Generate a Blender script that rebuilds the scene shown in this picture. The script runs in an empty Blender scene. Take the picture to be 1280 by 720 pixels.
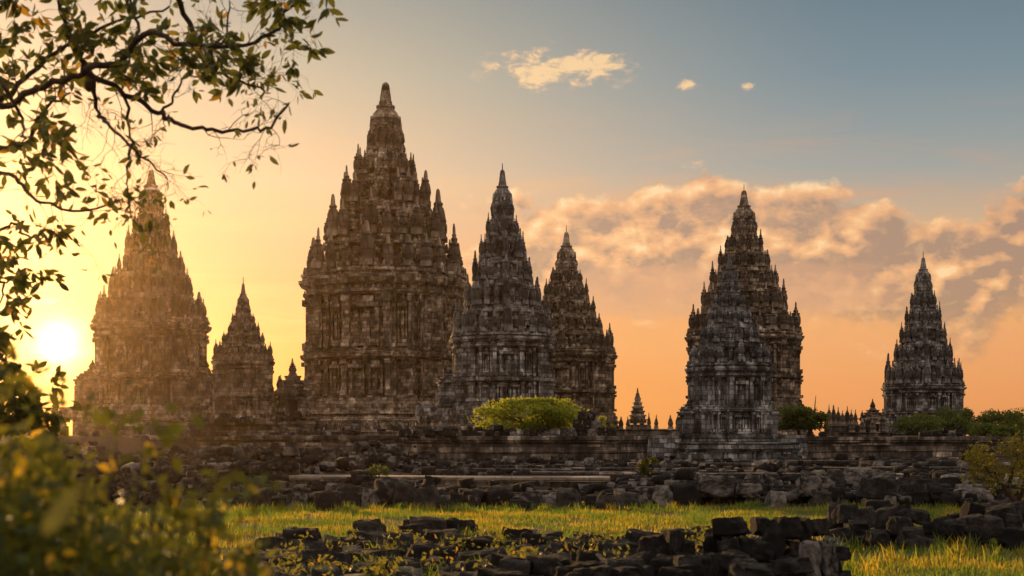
import bpy, bmesh, math, random
import numpy as np
from mathutils import Vector, Matrix, noise as mnoise
R = math.radians
sc = bpy.context.scene
COL = sc.collection

# ------------------------------------------------------------------ camera
EYE = 2.0                                   # eye height above the meadow
FPX = 1280 * 50 / 36                        # focal length in photo pixels
cam = bpy.data.cameras.new('camera')
cam.lens = 50; cam.sensor_width = 36
cam.shift_y = (545 - 360) / 1280            # level camera, risen lens: upright towers
cam.clip_start = 0.1; cam.clip_end = 5000
cam.dof.use_dof = True; cam.dof.focus_distance = 120; cam.dof.aperture_fstop = 3.2
co = bpy.data.objects.new('camera', cam); COL.objects.link(co)
co.location = (0, 0, EYE); co.rotation_euler = (R(90), 0, 0)
sc.camera = co
sc.view_settings.view_transform = 'Standard'
sc.view_settings.look = 'None'
sc.view_settings.exposure = 0.0
sc.view_settings.gamma = 1.0
sc.view_settings.use_curve_mapping = False
sc.cycles.max_bounces = 6
sc.cycles.diffuse_bounces = 3
sc.cycles.transparent_max_bounces = 8
sc.cycles.volume_bounces = 0
sc.cycles.sample_clamp_indirect = 4.0
sc.cycles.use_denoising = True

SUN_AZ, SUN_EL = -22.0, 8.0                 # degrees; azimuth from +Y, negative = left
DISC_AZ, DISC_EL = -17.7, 3.5               # the glowing disc low beside the first tower

# ------------------------------------------------------------------ node helper
class NT:
    def __init__(s, tree): s.t = tree; s.n = tree.nodes; s.l = tree.links
    def new(s, typ, **kw):
        n = s.n.new(typ)
        for k, v in kw.items(): setattr(n, k, v)
        return n
    def put(s, sock, v):
        if isinstance(v, bpy.types.NodeSocket): s.l.new(v, sock)
        else: sock.default_value = v
    def m(s, op, a, b=None, c=None, clamp=False):
        n = s.new('ShaderNodeMath', operation=op, use_clamp=clamp)
        s.put(n.inputs[0], a)
        if b is not None: s.put(n.inputs[1], b)
        if c is not None: s.put(n.inputs[2], c)
        return n.outputs[0]
    def v(s, op, a, b=None):
        n = s.new('ShaderNodeVectorMath', operation=op)
        s.put(n.inputs[0], a)
        if b is not None: s.put(n.inputs[1], b)
        return n.outputs['Value'] if op in ('DOT_PRODUCT', 'LENGTH') else n.outputs[0]
    def ss(s, x, lo, hi, to0=0.0, to1=1.0):
        n = s.new('ShaderNodeMapRange', interpolation_type='SMOOTHSTEP')
        for i, q in enumerate((x, lo, hi, to0, to1)): s.put(n.inputs[i], q)
        return n.outputs[0]
    def lin(s, x, lo, hi, to0=0.0, to1=1.0):
        n = s.new('ShaderNodeMapRange')
        for i, q in enumerate((x, lo, hi, to0, to1)): s.put(n.inputs[i], q)
        return n.outputs[0]
    def xyz(s, x, y, z):
        n = s.new('ShaderNodeCombineXYZ')
        for i, q in enumerate((x, y, z)): s.put(n.inputs[i], q)
        return n.outputs[0]
    def sep(s, vec):
        n = s.new('ShaderNodeSeparateXYZ'); s.put(n.inputs[0], vec); return n.outputs
    def ramp(s, x, stops, interp='LINEAR'):
        n = s.new('ShaderNodeValToRGB'); s.put(n.inputs[0], x)
        e = n.color_ramp.elements; n.color_ramp.interpolation = interp
        while len(e) < len(stops): e.new(0.5)
        for q, (p, c) in zip(e, stops):
            q.position = p
            q.color = (c, c, c, 1) if isinstance(c, (int, float)) else (*c, 1)
        return n.outputs[0]
    def mix(s, f, a, b, mode='MIX'):
        n = s.new('ShaderNodeMix', data_type='RGBA', blend_type=mode)
        s.put(n.inputs[0], f)
        for i, q in ((6, a), (7, b)):
            s.put(n.inputs[i], (*q, 1) if isinstance(q, tuple) and len(q) == 3 else q)
        return n.outputs[2]
    def noise(s, vec, scale, detail=5, rough=0.55, dist=0.0):
        n = s.new('ShaderNodeTexNoise')
        if vec is not None: s.put(n.inputs['Vector'], vec)
        n.inputs['Scale'].default_value = scale; n.inputs['Detail'].default_value = detail
        n.inputs['Roughness'].default_value = rough; n.inputs['Distortion'].default_value = dist
        return n.outputs['Fac']

def lin3(r, g, b):                           # 8-bit sRGB -> linear
    f = lambda c: (c / 255 / 12.92) if c <= 10 else ((c / 255 + .055) / 1.055) ** 2.4
    return (f(r), f(g), f(b))

# ------------------------------------------------------------------ sky
world = bpy.data.worlds.new('World'); sc.world = world; world.use_nodes = True
world.cycles.sampling_method = 'MANUAL'; world.cycles.sample_map_resolution = 1024
def build_sky():
    T = NT(world.node_tree); T.n.clear()
    d = T.v('NORMALIZE', T.new('ShaderNodeTexCoord').outputs['Generated'])
    x, y, z = T.sep(d)
    az = T.m('MULTIPLY', T.m('ARCTAN2', x, y), 57.2958)
    el = T.m('MULTIPLY', T.m('ARCSINE', z), 57.2958)
    e01 = T.lin(el, -2, 30)
    at = lambda deg: (deg + 2) / 32
    left = T.ramp(e01, [(0, lin3(222, 136, 48)), (at(2), lin3(222, 128, 34)), (at(6), lin3(224, 148, 94)), (at(10), lin3(222, 182, 142)),
                        (at(14), lin3(182, 169, 145)), (at(18), lin3(134, 140, 136)), (1, lin3(95, 115, 138))])
    right = T.ramp(e01, [(0, lin3(214, 132, 80)), (at(2), lin3(228, 146, 88)), (at(5), lin3(236, 164, 98)), (at(8), lin3(208, 168, 128)),
                         (at(10.5), lin3(150, 154, 150)), (at(14), lin3(112, 132, 142)), (at(18), lin3(86, 110, 124)), (1, lin3(66, 90, 112))])
    back = T.v('MULTIPLY', T.ramp(T.lin(el, -2, 90), [(0, lin3(95, 88, 88)), (.15, lin3(150, 132, 124)), (.36, lin3(226, 204, 192)), (.65, lin3(220, 208, 204)), (1, lin3(140, 150, 168))]), (1.48, 1.44, 1.42))  # unseen sky behind the viewer, brightened as fill for shaded fronts
    f = T.ss(az, -9, 15)
    left = T.mix(T.m('MULTIPLY', T.ss(az, -8, -19), T.ss(el, 16, 9)), left, T.mix(1.0, left, (.80, .66, .62), 'MULTIPLY'))
    front = T.mix(f, left, right)
    isfront = T.ss(y, 0.25, 0.75)
    base = T.mix(isfront, back, front)
    # long soft streaks low over the horizon
    st = T.noise(T.xyz(T.m('MULTIPLY', az, .05), T.m('MULTIPLY', el, .42), 3.7), 1.6, 5, .6, .6)
    st = T.ss(st, .46, .72)
    st = T.m('MULTIPLY', st, T.ss(el, 14, 8))
    st = T.m('MULTIPLY', st, T.ss(el, 1, 3.5))
    base = T.mix(T.m('MULTIPLY', st, T.m('MULTIPLY', isfront, .5)), base, T.mix(f, lin3(240, 184, 112), lin3(226, 150, 100)))
    # ------------ cloud bank
    def billow(ox, oy):
        p = T.xyz(T.m('ADD', T.m('MULTIPLY', az, .34), ox), T.m('ADD', T.m('MULTIPLY', el, .46), oy), 1.3)
        w = T.new('ShaderNodeTexNoise'); T.put(w.inputs['Vector'], p); w.inputs['Scale'].default_value = 2.2; w.inputs['Detail'].default_value = 4
        p2 = T.v('ADD', p, T.v('MULTIPLY', T.v('SUBTRACT', w.outputs['Color'], (.5, .5, .5)), (.45, .45, 0)))
        acc = T.m('MULTIPLY', T.noise(p, 1.1, 8, .58, .2), .95)
        for sc_, k in ((1.5, .36), (3.6, .19)):
            vo = T.new('ShaderNodeTexVoronoi', feature='F1', voronoi_dimensions='2D'); T.put(vo.inputs['Vector'], p2); vo.inputs['Scale'].default_value = sc_
            acc = T.m('SUBTRACT', acc, T.m('MULTIPLY', vo.outputs['Distance'], k))
        return acc
    top = T.ramp(T.lin(az, -4, 21), [(p, v / 20) for p, v in ((0, 9.2), (.16, 9.7), (.27, 9.6), (.43, 10.5), (.52, 10.2), (.62, 9.7), (.70, 9.2), (.78, 8.6), (.84, 8.0), (.88, 8.3), (.94, 9.0), (1, 9.2))], 'B_SPLINE')
    dep = T.m('SUBTRACT', T.m('MULTIPLY', top, 20), el)          # degrees below the top of the bank
    n1 = billow(0, 0); n2 = billow(-.10, .22)
    dep2 = T.m('ADD', dep, T.m('MULTIPLY', T.m('SUBTRACT', n1, .18), 3.6))      # billowing outline
    side = T.m('MULTIPLY', T.ss(T.m('ADD', az, T.m('MULTIPLY', T.m('SUBTRACT', n1, .18), 9)), -.8, 1.6), 1.0)
    dens = T.m('MULTIPLY', T.m('MULTIPLY', T.ss(dep2, 0.0, .7), side), T.ss(T.m('SUBTRACT', dep, T.m('MULTIPLY', T.m('SUBTRACT', n1, .18), 5)), 5.4, 3.0))
    relief = T.m('MULTIPLY', T.m('SUBTRACT', n1, n2), 2.6)
    rim = T.ss(dep2, 1.5, .15)
    glow = T.ss(T.noise(T.xyz(T.m('MULTIPLY', az, .22), T.m('MULTIPLY', el, .5), 2.2), 1.1, 6, .6), .50, .66)
    lit = T.m('ADD', T.m('ADD', relief, T.m('MULTIPLY', rim, .42)), T.m('ADD', T.m('MULTIPLY', glow, T.ss(dep, .6, 2.2, .1, .42)), .12), clamp=True)
    lit = T.m('ADD', T.m('SUBTRACT', lit, T.ss(az, 11, 20, 0, .16)), T.m('MULTIPLY', T.m('SUBTRACT', T.noise(T.xyz(T.m('MULTIPLY', az, .5), T.m('MULTIPLY', el, .9), 6.6), 1.7, 8, .65), .44), .75), clamp=True)
    ccol = T.ramp(lit, [(0, lin3(160, 124, 104)), (.22, lin3(202, 150, 110)), (.5, lin3(232, 166, 112)), (.85, lin3(250, 194, 134)), (1, lin3(255, 214, 160))])
    base = T.mix(T.m('MULTIPLY', dens, T.m('MULTIPLY', isfront, .93)), base, ccol)
    # flat lower layer under the bank
    low = T.noise(T.xyz(T.m('MULTIPLY', az, .13), T.m('MULTIPLY', el, .6), 8.1), 1.5, 7, .55, .3)
    lowm = T.m('MULTIPLY', T.m('MULTIPLY', T.ss(el, 4.2, 5.3), T.ss(el, 7.6, 6.2)), T.m('MULTIPLY', T.ss(az, 1, 3.5), T.ss(az, 19, 12)))
    lowd = T.m('MULTIPLY', T.ss(T.m('ADD', low, T.m('MULTIPLY', lowm, .32)), .58, .74), lowm)
    base = T.mix(T.m('MULTIPLY', lowd, .7), base, lin3(206, 148, 112))
    # ------------ small high puffs:  (azimuth, elevation, half sizes)
    for (a, e, wa, we, th) in ((1.9, 14.5, 3.2, .95, .40), (7.1, 13.7, .6, .34, .42), (9.4, 13.6, .5, .26, .45), (-18.6, 5.25, 1.5, .3, .45), (-5.6, 7.0, 2.2, .35, .52)):
        q = T.m('SQRT', T.m('ADD', T.m('POWER', T.m('DIVIDE', T.m('SUBTRACT', az, a), wa), 2), T.m('POWER', T.m('DIVIDE', T.m('SUBTRACT', el, e), we), 2)))
        n = T.noise(T.xyz(T.m('MULTIPLY', az, .55), T.m('MULTIPLY', el, 1.05), 5.5 + a), 1.8, 9, .62, .3)
        r = T.m('SUBTRACT', T.m('ADD', T.m('ADD', T.m('MULTIPLY', T.m('SUBTRACT', n, .5), 1.1), .5), T.ss(q, 1.2, .1, 0, .28)), th + .13)
        dn = T.m('MULTIPLY', T.ss(r, .0, .24), T.ss(q, 1.3, .7))
        base = T.mix(T.m('MULTIPLY', dn, T.m('MULTIPLY', isfront, .85)), base, T.mix(T.ss(r, .02, .22), lin3(224, 176, 132), lin3(253, 208, 148)))
    # ------------ the low sun and its aureole
    sd = Vector((math.sin(R(DISC_AZ)) * math.cos(R(DISC_EL)), math.cos(R(DISC_AZ)) * math.cos(R(DISC_EL)), math.sin(R(DISC_EL))))
    ang = T.m('MULTIPLY', T.m('ARCCOSINE', T.m('MINIMUM', T.v('DOT_PRODUCT', d, tuple(sd)), .9999999)), 57.2958)
    wob = T.m('ADD', ang, T.m('MULTIPLY', T.m('SUBTRACT', T.noise(T.xyz(T.m('MULTIPLY', az, .3), T.m('MULTIPLY', el, 1.1), .4), 1.5, 4), .5), .8))
    add = None
    for (w, s_, c) in ((.68, 3.2, (1, .84, .46)), (1.9, .30, (1, .58, .16)), (6.0, .055, (1, .46, .09))):
        g = T.m('MULTIPLY', T.m('EXPONENT', T.m('MULTIPLY', T.m('POWER', T.m('DIVIDE', wob, w), 1.7 if w < 1 else 1.3), -1)), s_)
        n = T.new('ShaderNodeVectorMath', operation='SCALE'); n.inputs[0].default_value = c; T.put(n.inputs[3], g)
        add = n.outputs[0] if add is None else T.v('ADD', add, n.outputs[0])
    base = T.v('ADD', base, add)
    bg = T.new('ShaderNodeBackground'); T.put(bg.inputs[0], base); bg.inputs[1].default_value = 0.95
    sky = T.new('ShaderNodeTexSky', sky_type='NISHITA'); sky.sun_disc = False
    sky.sun_elevation = R(SUN_EL); sky.sun_rotation = R(SUN_AZ)
    b2 = T.new('ShaderNodeBackground'); T.put(b2.inputs[0], sky.outputs[0]); b2.inputs[1].default_value = 0.05 * .3
    ad = T.new('ShaderNodeAddShader'); T.put(ad.inputs[0], bg.outputs[0]); T.put(ad.inputs[1], b2.outputs[0])
    out = T.new('ShaderNodeOutputWorld'); T.put(out.inputs[0], ad.outputs[0])
build_sky()

# ------------------------------------------------------------------ sun
sl = bpy.data.lights.new('sun', 'SUN'); sl.energy = 5.0; sl.angle = R(0.6); sl.color = (1.0, .56, .20)
so = bpy.data.objects.new('sun', sl); COL.objects.link(so)
sv = Vector((math.sin(R(SUN_AZ)) * math.cos(R(SUN_EL)), math.cos(R(SUN_AZ)) * math.cos(R(SUN_EL)), math.sin(R(SUN_EL))))
so.rotation_euler = sv.to_track_quat('Z', 'Y').to_euler(); so.location = sv * 300

# ------------------------------------------------------------------ object helpers
def tag(o, label=None, cat=None, group=None, kind=None):
    for k, v in (('label', label), ('category', cat), ('group', group), ('kind', kind)):
        if v: o[k] = v
    return o
def link(name, me, parent=None, loc=None):
    o = bpy.data.objects.new(name, me); COL.objects.link(o)
    if parent is not None: o.parent = parent
    if loc is not None: o.location = loc
    return o
def empty(name, loc, rz=0.0):
    o = bpy.data.objects.new(name, None); COL.objects.link(o)
    o.location = loc; o.rotation_euler = (0, 0, rz); o.empty_display_size = .5
    return o
def pxx(px, D): return (px - 640) / FPX * D
def pxz(py, D): return EYE + (545 - py) / FPX * D

class MB:
    """collects vertices and faces of ONE mesh"""
    def __init__(s): s.v = []; s.f = []; s.mi = []
    def add(s, vs, fs):
        k = len(s.v); s.v += [tuple(p) for p in vs]; s.f += [tuple(i + k for i in f) for f in fs]
    def box(s, c, sx, sy, sz, rz=0.0, taper=1.0):
        ca, sa = math.cos(rz), math.sin(rz); vs = []
        for zz, t in ((-1, 1.0), (1, taper)):
            for xx, yy in ((-1, -1), (1, -1), (1, 1), (-1, 1)):
                a, b = xx * sx / 2 * t, yy * sy / 2 * t
                vs.append((c[0] + a * ca - b * sa, c[1] + a * sa + b * ca, c[2] + zz * sz / 2))
        s.add(vs, [(0, 3, 2, 1), (4, 5, 6, 7), (0, 1, 5, 4), (1, 2, 6, 5), (2, 3, 7, 6), (3, 0, 4, 7)])
    def loft(s, rings, cap=True):
        """rings: lists of equal count of 3-D points, counter-clockwise, bottom to top"""
        n = len(rings[0]); vs = [p for r in rings for p in r]; fs = []
        for i in range(len(rings) - 1):
            for j in range(n):
                fs.append((i * n + j, i * n + (j + 1) % n, (i + 1) * n + (j + 1) % n, (i + 1) * n + j))
        if cap:
            fs.append(tuple(range(n - 1, -1, -1))); fs.append(tuple((len(rings) - 1) * n + j for j in range(n)))
        s.add(vs, fs)
    def lathe(s, prof, seg=12, c=(0, 0, 0), rot=0.0):
        s.loft([[(c[0] + r * math.cos(rot + 2 * math.pi * k / seg), c[1] + r * math.sin(rot + 2 * math.pi * k / seg), c[2] + z) for k in range(seg)] for z, r in prof])
    def tube(s, pts, rads, seg=6):
        pts = [Vector(p) for p in pts]; rings = []
        up = Vector((0, 0, 1))
        for i, p in enumerate(pts):
            t = (pts[min(i + 1, len(pts) - 1)] - pts[max(i - 1, 0)])
            t = t.normalized() if t.length > 1e-9 else Vector((0, 0, 1))
            a = t.cross(up)
            if a.length < .05: a = t.cross(Vector((1, 0, 0)))
            a.normalize(); b = a.cross(t)
            rings.append([p + (a * math.cos(2 * math.pi * k / seg) + b * math.sin(2 * math.pi * k / seg)) * rads[i] for k in range(seg)])
        s.loft(rings)
    def mesh(s, name, mat, smooth=False):
        me = bpy.data.meshes.new(name); me.from_pydata(s.v, [], s.f); me.update()
        if mat: me.materials.append(mat)
        if smooth: me.polygons.foreach_set('use_smooth', [True] * len(me.polygons))
        return me
    def build(s, name, mat, parent=None, loc=None, smooth=False):
        return link(name, s.mesh(name, mat, smooth), parent, loc)

def np_mesh(name, V, Fq, mat, smooth=False):
    """numpy verts (n,3) and quads (m,4) -> mesh"""
    me = bpy.data.meshes.new(name)
    V = np.asarray(V, np.float32); Fq = np.asarray(Fq, np.int32)
    me.vertices.add(len(V)); me.vertices.foreach_set('co', V.ravel())
    k = Fq.shape[1]
    me.loops.add(Fq.size); me.loops.foreach_set('vertex_index', Fq.ravel())
    me.polygons.add(len(Fq)); me.polygons.foreach_set('loop_start', np.arange(0, Fq.size, k, dtype=np.int32))
    me.update(calc_edges=True)
    if mat: me.materials.append(mat)
    if smooth: me.polygons.foreach_set('use_smooth', np.ones(len(Fq), bool))
    return me

# ------------------------------------------------------------------ materials
def new_mat(name):
    m = bpy.data.materials.new(name); m.use_nodes = True
    T = NT(m.node_tree); T.n.clear()
    return m, T
def finish(T, shader): T.put(T.new('ShaderNodeOutputMaterial').inputs[0], shader)
def principled(T, col, rough=.9, bump=None, dist=.05, strength=.8, spec=.25):
    p = T.new('ShaderNodeBsdfPrincipled')
    T.put(p.inputs['Base Color'], (*col, 1) if isinstance(col, tuple) else col); T.put(p.inputs['Roughness'], rough)
    p.inputs['Specular IOR Level'].default_value = spec
    if bump is not None:
        b = T.new('ShaderNodeBump'); b.inputs['Strength'].default_value = strength; b.inputs['Distance'].default_value = dist
        T.put(b.inputs['Height'], bump); T.put(p.inputs['Normal'], b.outputs[0])
    return p.outputs[0]

def masonry(name, bw, bh, tones, seed=0.0, joint=.03, stain=.75, dist=.06):
    """andesite ashlar: per-block tone, dark joints, soot and pale lichen"""
    m, T = new_mat(name)
    tc = T.new('ShaderNodeTexCoord'); P = tc.outputs['Object']
    g = T.new('ShaderNodeNewGeometry')
    vt = T.new('ShaderNodeVectorTransform', vector_type='NORMAL', convert_from='WORLD', convert_to='OBJECT'); T.put(vt.inputs[0], g.outputs['True Normal'])
    nx, ny, nz = T.sep(vt.outputs[0]); x, y, z = T.sep(P)
    u = T.m('SUBTRACT', T.m('MULTIPLY', x, ny), T.m('MULTIPLY', y, nx))
    w = T.noise(P, .8, 3)
    u2 = T.m('ADD', u, T.m('MULTIPLY', T.m('SUBTRACT', w, .5), .25 * bw))
    flat = T.m('GREATER_THAN', T.m('ABSOLUTE', nz), .8)
    zz = T.m('ADD', T.m('MULTIPLY', z, T.m('SUBTRACT', 1.0, flat)), T.m('MULTIPLY', y, flat))
    uu = T.m('ADD', T.m('MULTIPLY', u2, T.m('SUBTRACT', 1.0, flat)), T.m('MULTIPLY', x, flat))
    br = T.new('ShaderNodeTexBrick', offset=.43, squash=1.0)
    T.put(br.inputs['Vector'], T.xyz(uu, zz, 0.0))
    br.inputs['Color1'].default_value = (0, 0, 0, 1); br.inputs['Color2'].default_value = (1, 1, 1, 1); br.inputs['Mortar'].default_value = (.25, .25, .25, 1)
    br.inputs['Scale'].default_value = 1.0; br.inputs['Brick Width'].default_value = bw; br.inputs['Row Height'].default_value = bh
    br.inputs['Mortar Size'].default_value = joint * bh * 1.5; br.inputs['Mortar Smooth'].default_value = .3
    blk = T.sep(br.outputs['Color'])[0]
    fine = T.noise(P, 3.2 / bh * .5, 6, .65)
    blot = T.noise(T.v('MULTIPLY', P, (1.0, 1.0, .55)), 1.5, 5, .6, .3)
    t = T.m('ADD', T.m('MULTIPLY', blk, .40), T.m('ADD', T.m('MULTIPLY', T.m('SUBTRACT', blot, .5), 1.5), T.m('ADD', T.m('MULTIPLY', fine, .40), .10)))
    col = T.ramp(t, tones)
    oi = T.new('ShaderNodeObjectInfo')
    big = T.noise(T.v('ADD', P, T.xyz(seed, T.m('MULTIPLY', oi.outputs['Random'], 9.0), seed)), .42, 6, .62, .4)
    col = T.mix(1.0, col, T.ramp(big, [(.34, 1 - stain), (.49, .72), (.64, 1.35)]), 'MULTIPLY')
    lich = T.noise(P, 1.7, 7, .7)
    col = T.mix(T.ss(lich, .66, .75, 0, .55), col, (.34, .33, .27))
    col = T.mix(T.m('MULTIPLY', br.outputs['Fac'], .75), col, (.018, .015, .012))
    h = T.m('ADD', T.m('MULTIPLY', br.outputs['Fac'], -.8), T.m('ADD', T.m('MULTIPLY', blk, .35), T.m('MULTIPLY', fine, .9)))
    finish(T, principled(T, col, .92, h, dist, .9, .15))
    return m
TONE = [(0.14, (0.036, 0.03, 0.024)), (0.36, (0.12, 0.096, 0.072)), (0.54, (0.24, 0.192, 0.138)), (0.7, (0.432, 0.348, 0.246)), (0.86, (0.6, 0.528, 0.384))]
TONE_G = [(0.14, (0.033, 0.032, 0.032)), (0.36, (0.098, 0.096, 0.09)), (0.54, (0.196, 0.192, 0.176)), (0.7, (0.38, 0.372, 0.334)), (0.86, (0.576, 0.564, 0.504))]
TONE_D = [(0.14, (0.025, 0.021, 0.019)), (0.42, (0.077, 0.065, 0.053)), (0.62, (0.163, 0.135, 0.103)), (0.78, (0.35, 0.294, 0.219)), (0.92, (0.575, 0.5, 0.375))]
M_BIG = masonry('andesite_brown', .80, .46, TONE, 0.0, dist=.10)
M_MID = masonry('andesite_grey', .62, .36, TONE_G, 4.0, dist=.08)
M_WALL = masonry('terrace_andesite', .95, .42, TONE_D, 7.0, dist=.07)
M_PIN = masonry('carved_andesite', .9, .35, TONE, 2.0, joint=.02, dist=.05)
M_PING = masonry('carved_andesite_grey', .7, .3, TONE_G, 2.0, joint=.02, dist=.05)

TONE_N = [(p, tuple(min(.62, c * k) for c, k in zip(q, (.92, .95, .98)))) for p, q in TONE_G]
M_NEAR = masonry('andesite_pale_grey', .50, .30, TONE_N, 9.0, dist=.06)
M_PINN = masonry('carved_andesite_pale', .5, .25, TONE_N, 9.0, joint=.02, dist=.04)

def dark_void():
    m, T = new_mat('chamber_dark'); finish(T, principled(T, (.012, .010, .008), .95)); return m  # near-black: chamber shade put into the doorway panels; rods share it
M_VOID = dark_void()

def rock_mat(name, lo, hi, pale):
    m, T = new_mat(name)
    P = T.new('ShaderNodeTexCoord').outputs['Object']
    oi = T.new('ShaderNodeObjectInfo')
    Q = T.v('ADD', P, T.xyz(T.m('MULTIPLY', oi.outputs['Random'], 37.0), 0.0, 0.0))
    g = T.new('ShaderNodeNewGeometry')
    n = T.noise(Q, 2.3, 8, .68); n2 = T.noise(Q, 11.0, 6, .7)
    isl = T.m('ADD', T.m('MULTIPLY', g.outputs['Random Per Island'], .6), T.m('MULTIPLY', oi.outputs['Random'], .4))
    t = T.m('ADD', T.m('MULTIPLY', n, .6), T.m('MULTIPLY', isl, .4))
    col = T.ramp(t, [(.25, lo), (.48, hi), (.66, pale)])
    col = T.mix(T.ss(n2, .62, .72, 0, .4), col, (.14, .132, .105))
    moss = T.m('MULTIPLY', T.ss(T.sep(g.outputs['Normal'])[2], .4, .9), T.ss(n, .50, .62, 0, .5))
    col = T.mix(moss, col, (.085, .085, .030))
    n3 = T.noise(Q, 34.0, 4, .7)
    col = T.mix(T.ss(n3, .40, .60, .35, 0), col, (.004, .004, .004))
    finish(T, principled(T, col, .93, T.m('ADD', n, T.m('ADD', T.m('MULTIPLY', n2, .7), T.m('MULTIPLY', n3, .35))), .06, 1.0, .15))
    return m
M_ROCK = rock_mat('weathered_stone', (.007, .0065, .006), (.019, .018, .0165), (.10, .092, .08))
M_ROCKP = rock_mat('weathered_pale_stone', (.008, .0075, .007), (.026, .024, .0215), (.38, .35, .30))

def leaf_mat(name, a, b, trans, old_lit=None, rough=.55, tmix=.5, patch=None):
    m, T = new_mat(name)
    g = T.new('ShaderNodeNewGeometry'); r = g.outputs['Random Per Island']
    stops = [(0, a), (.7, b)] + ([(.93, b), (.97, old_lit)] if old_lit else [])
    col = T.ramp(r, stops)
    if patch:
        pn = T.noise(T.new('ShaderNodeTexCoord').outputs['Object'], .55, 5, .65)
        col = T.mix(T.ss(pn, .38, .56), col, T.mix(1.0, col, patch, 'MULTIPLY'))
    d = T.new('ShaderNodeBsdfPrincipled'); T.put(d.inputs['Base Color'], col); d.inputs['Roughness'].default_value = rough
    d.inputs['Specular IOR Level'].default_value = .25
    t = T.new('ShaderNodeBsdfTranslucent'); T.put(t.inputs[0], T.mix(.5, T.mix(1.0, col, (2.0, 1.9, .8), 'MULTIPLY'), (*trans, 1) if not patch else T.mix(T.ss(pn, .38, .56), tuple(trans), (trans[0] * patch[0], trans[1] * patch[1], trans[2] * patch[2]))))
    mx = T.new('ShaderNodeMixShader'); mx.inputs[0].default_value = tmix
    T.put(mx.inputs[1], d.outputs[0]); T.put(mx.inputs[2], t.outputs[0]); finish(T, mx.outputs[0])
    return m
M_LEAF = leaf_mat('branch_leaf', (.026, .042, .010), (.060, .082, .018), (.20, .18, .03), (.45, .24, .03))
M_BUSH = leaf_mat('shrub_leaf', (.015, .030, .007), (.042, .064, .013), (.48, .42, .04), (.85, .48, .03), tmix=.42)  # last tone puts the sunlit glow of a few leaves into colour
M_FICUS = leaf_mat('ficus_leaf', (.030, .050, .012), (.085, .125, .022), (.75, .75, .06), tmix=.6)
M_GOLD = leaf_mat('golden_leaf', (.030, .046, .010), (.085, .095, .018), (.70, .50, .04), (.60, .36, .04), tmix=.55)
M_FAR = leaf_mat('far_leaf', (.026, .046, .014), (.068, .095, .024), (.24, .26, .04))
M_GRASS = leaf_mat('grass_blade', (.070, .085, .015), (.16, .145, .035), (.95, .68, .06), (.40, .26, .06), tmix=.66, patch=(.30, .62, .7))
M_LEDGE = masonry('worn_sunlit_ledge', 1.4, .4, [(.15, (.16, .13, .095)), (.5, (.34, .28, .20)), (.85, (.50, .43, .32))], 3.0, stain=.45)  # worn pale stone, with sunlit brightness put into its tones
M_WEED = leaf_mat('weed_leaf', (.05, .075, .015), (.12, .13, .03), (.40, .34, .04), (.34, .17, .05))
def bark():
    m, T = new_mat('bark'); P = T.new('ShaderNodeTexCoord').outputs['Object']
    n = T.noise(T.v('MULTIPLY', P, (1, 1, .3)), 14, 6, .7)
    finish(T, principled(T, T.ramp(n, [(.3, (.018, .012, .008)), (.6, (.06, .04, .025)), (.8, (.12, .085, .05))]), .9, n, .02)); return m
M_BARK = bark()
def ground_mat():
    m, T = new_mat('meadow_soil'); P = T.new('ShaderNodeTexCoord').outputs['Object']
    n = T.noise(P, .35, 8, .65); f = T.noise(P, 6, 6, .7)
    x, y, z = T.sep(P)
    col = T.ramp(T.m('ADD', T.m('MULTIPLY', n, .6), T.m('MULTIPLY', f, .4)), [(.35, (.038, .030, .018)), (.5, (.070, .066, .020)), (.65, (.11, .10, .03))])
    dirt = T.ramp(f, [(.3, (.02, .016, .012)), (.7, (.062, .050, .036))])
    col = T.mix(T.ss(T.m('ADD', y, T.m('MULTIPLY', n, 4)), 40, 43), col, dirt)
    finish(T, principled(T, col, .97, f, .05, .8, .1)); return m
M_GROUND = ground_mat()

# ------------------------------------------------------------------ ground
def smooth(a, b, t):
    t = min(1, max(0, (t - a) / (b - a))); return t * t * (3 - 2 * t)
def hgt(x, y):
    """rolling meadow that rises into the rubble banks below the terrace"""
    h = .10 * mnoise.noise(Vector((x * .11, y * .11, 0)))
    h += .12 * smooth(40, 50, y) + .12 * smooth(54, 76, y)
    h += .55 * smooth(46, 62, y) * smooth(-2, -9, x) * (1 - smooth(80, 96, y))
    h += .20 * mnoise.noise(Vector((x * .22, y * .22, 7))) * smooth(39, 48, y) * (1 - smooth(90, 110, y))
    h += .20 * smooth(-1.5, .5, x) * smooth(22, 18, y) * smooth(10, 14, y) * smooth(6, 4, x)
    h += 1.75 * smooth(108, 116, y)          # the raised temple court
    return h
def build_ground():
    xs = np.concatenate([[-900, -600, -400, -250, -160, -110], np.arange(-80, 80.1, 1.25), [110, 160, 250, 400, 600, 900]])
    ys = np.concatenate([[-300, -100, -40, -15], np.arange(-5, 122, 1.25), [135, 160, 200, 260, 350, 500, 700, 1000]])
    V = [(x, y, hgt(x, y) if -5 <= y <= 400 else (1.75 if y > 400 else 0)) for y in ys for x in xs]
    n = len(xs); F = [(j * n + i, j * n + i + 1, (j + 1) * n + i + 1, (j + 1) * n + i) for j in range(len(ys) - 1) for i in range(n - 1)]
    tag(link('ground', np_mesh('ground', V, F, M_GROUND, True)), kind='structure')
build_ground()

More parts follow.
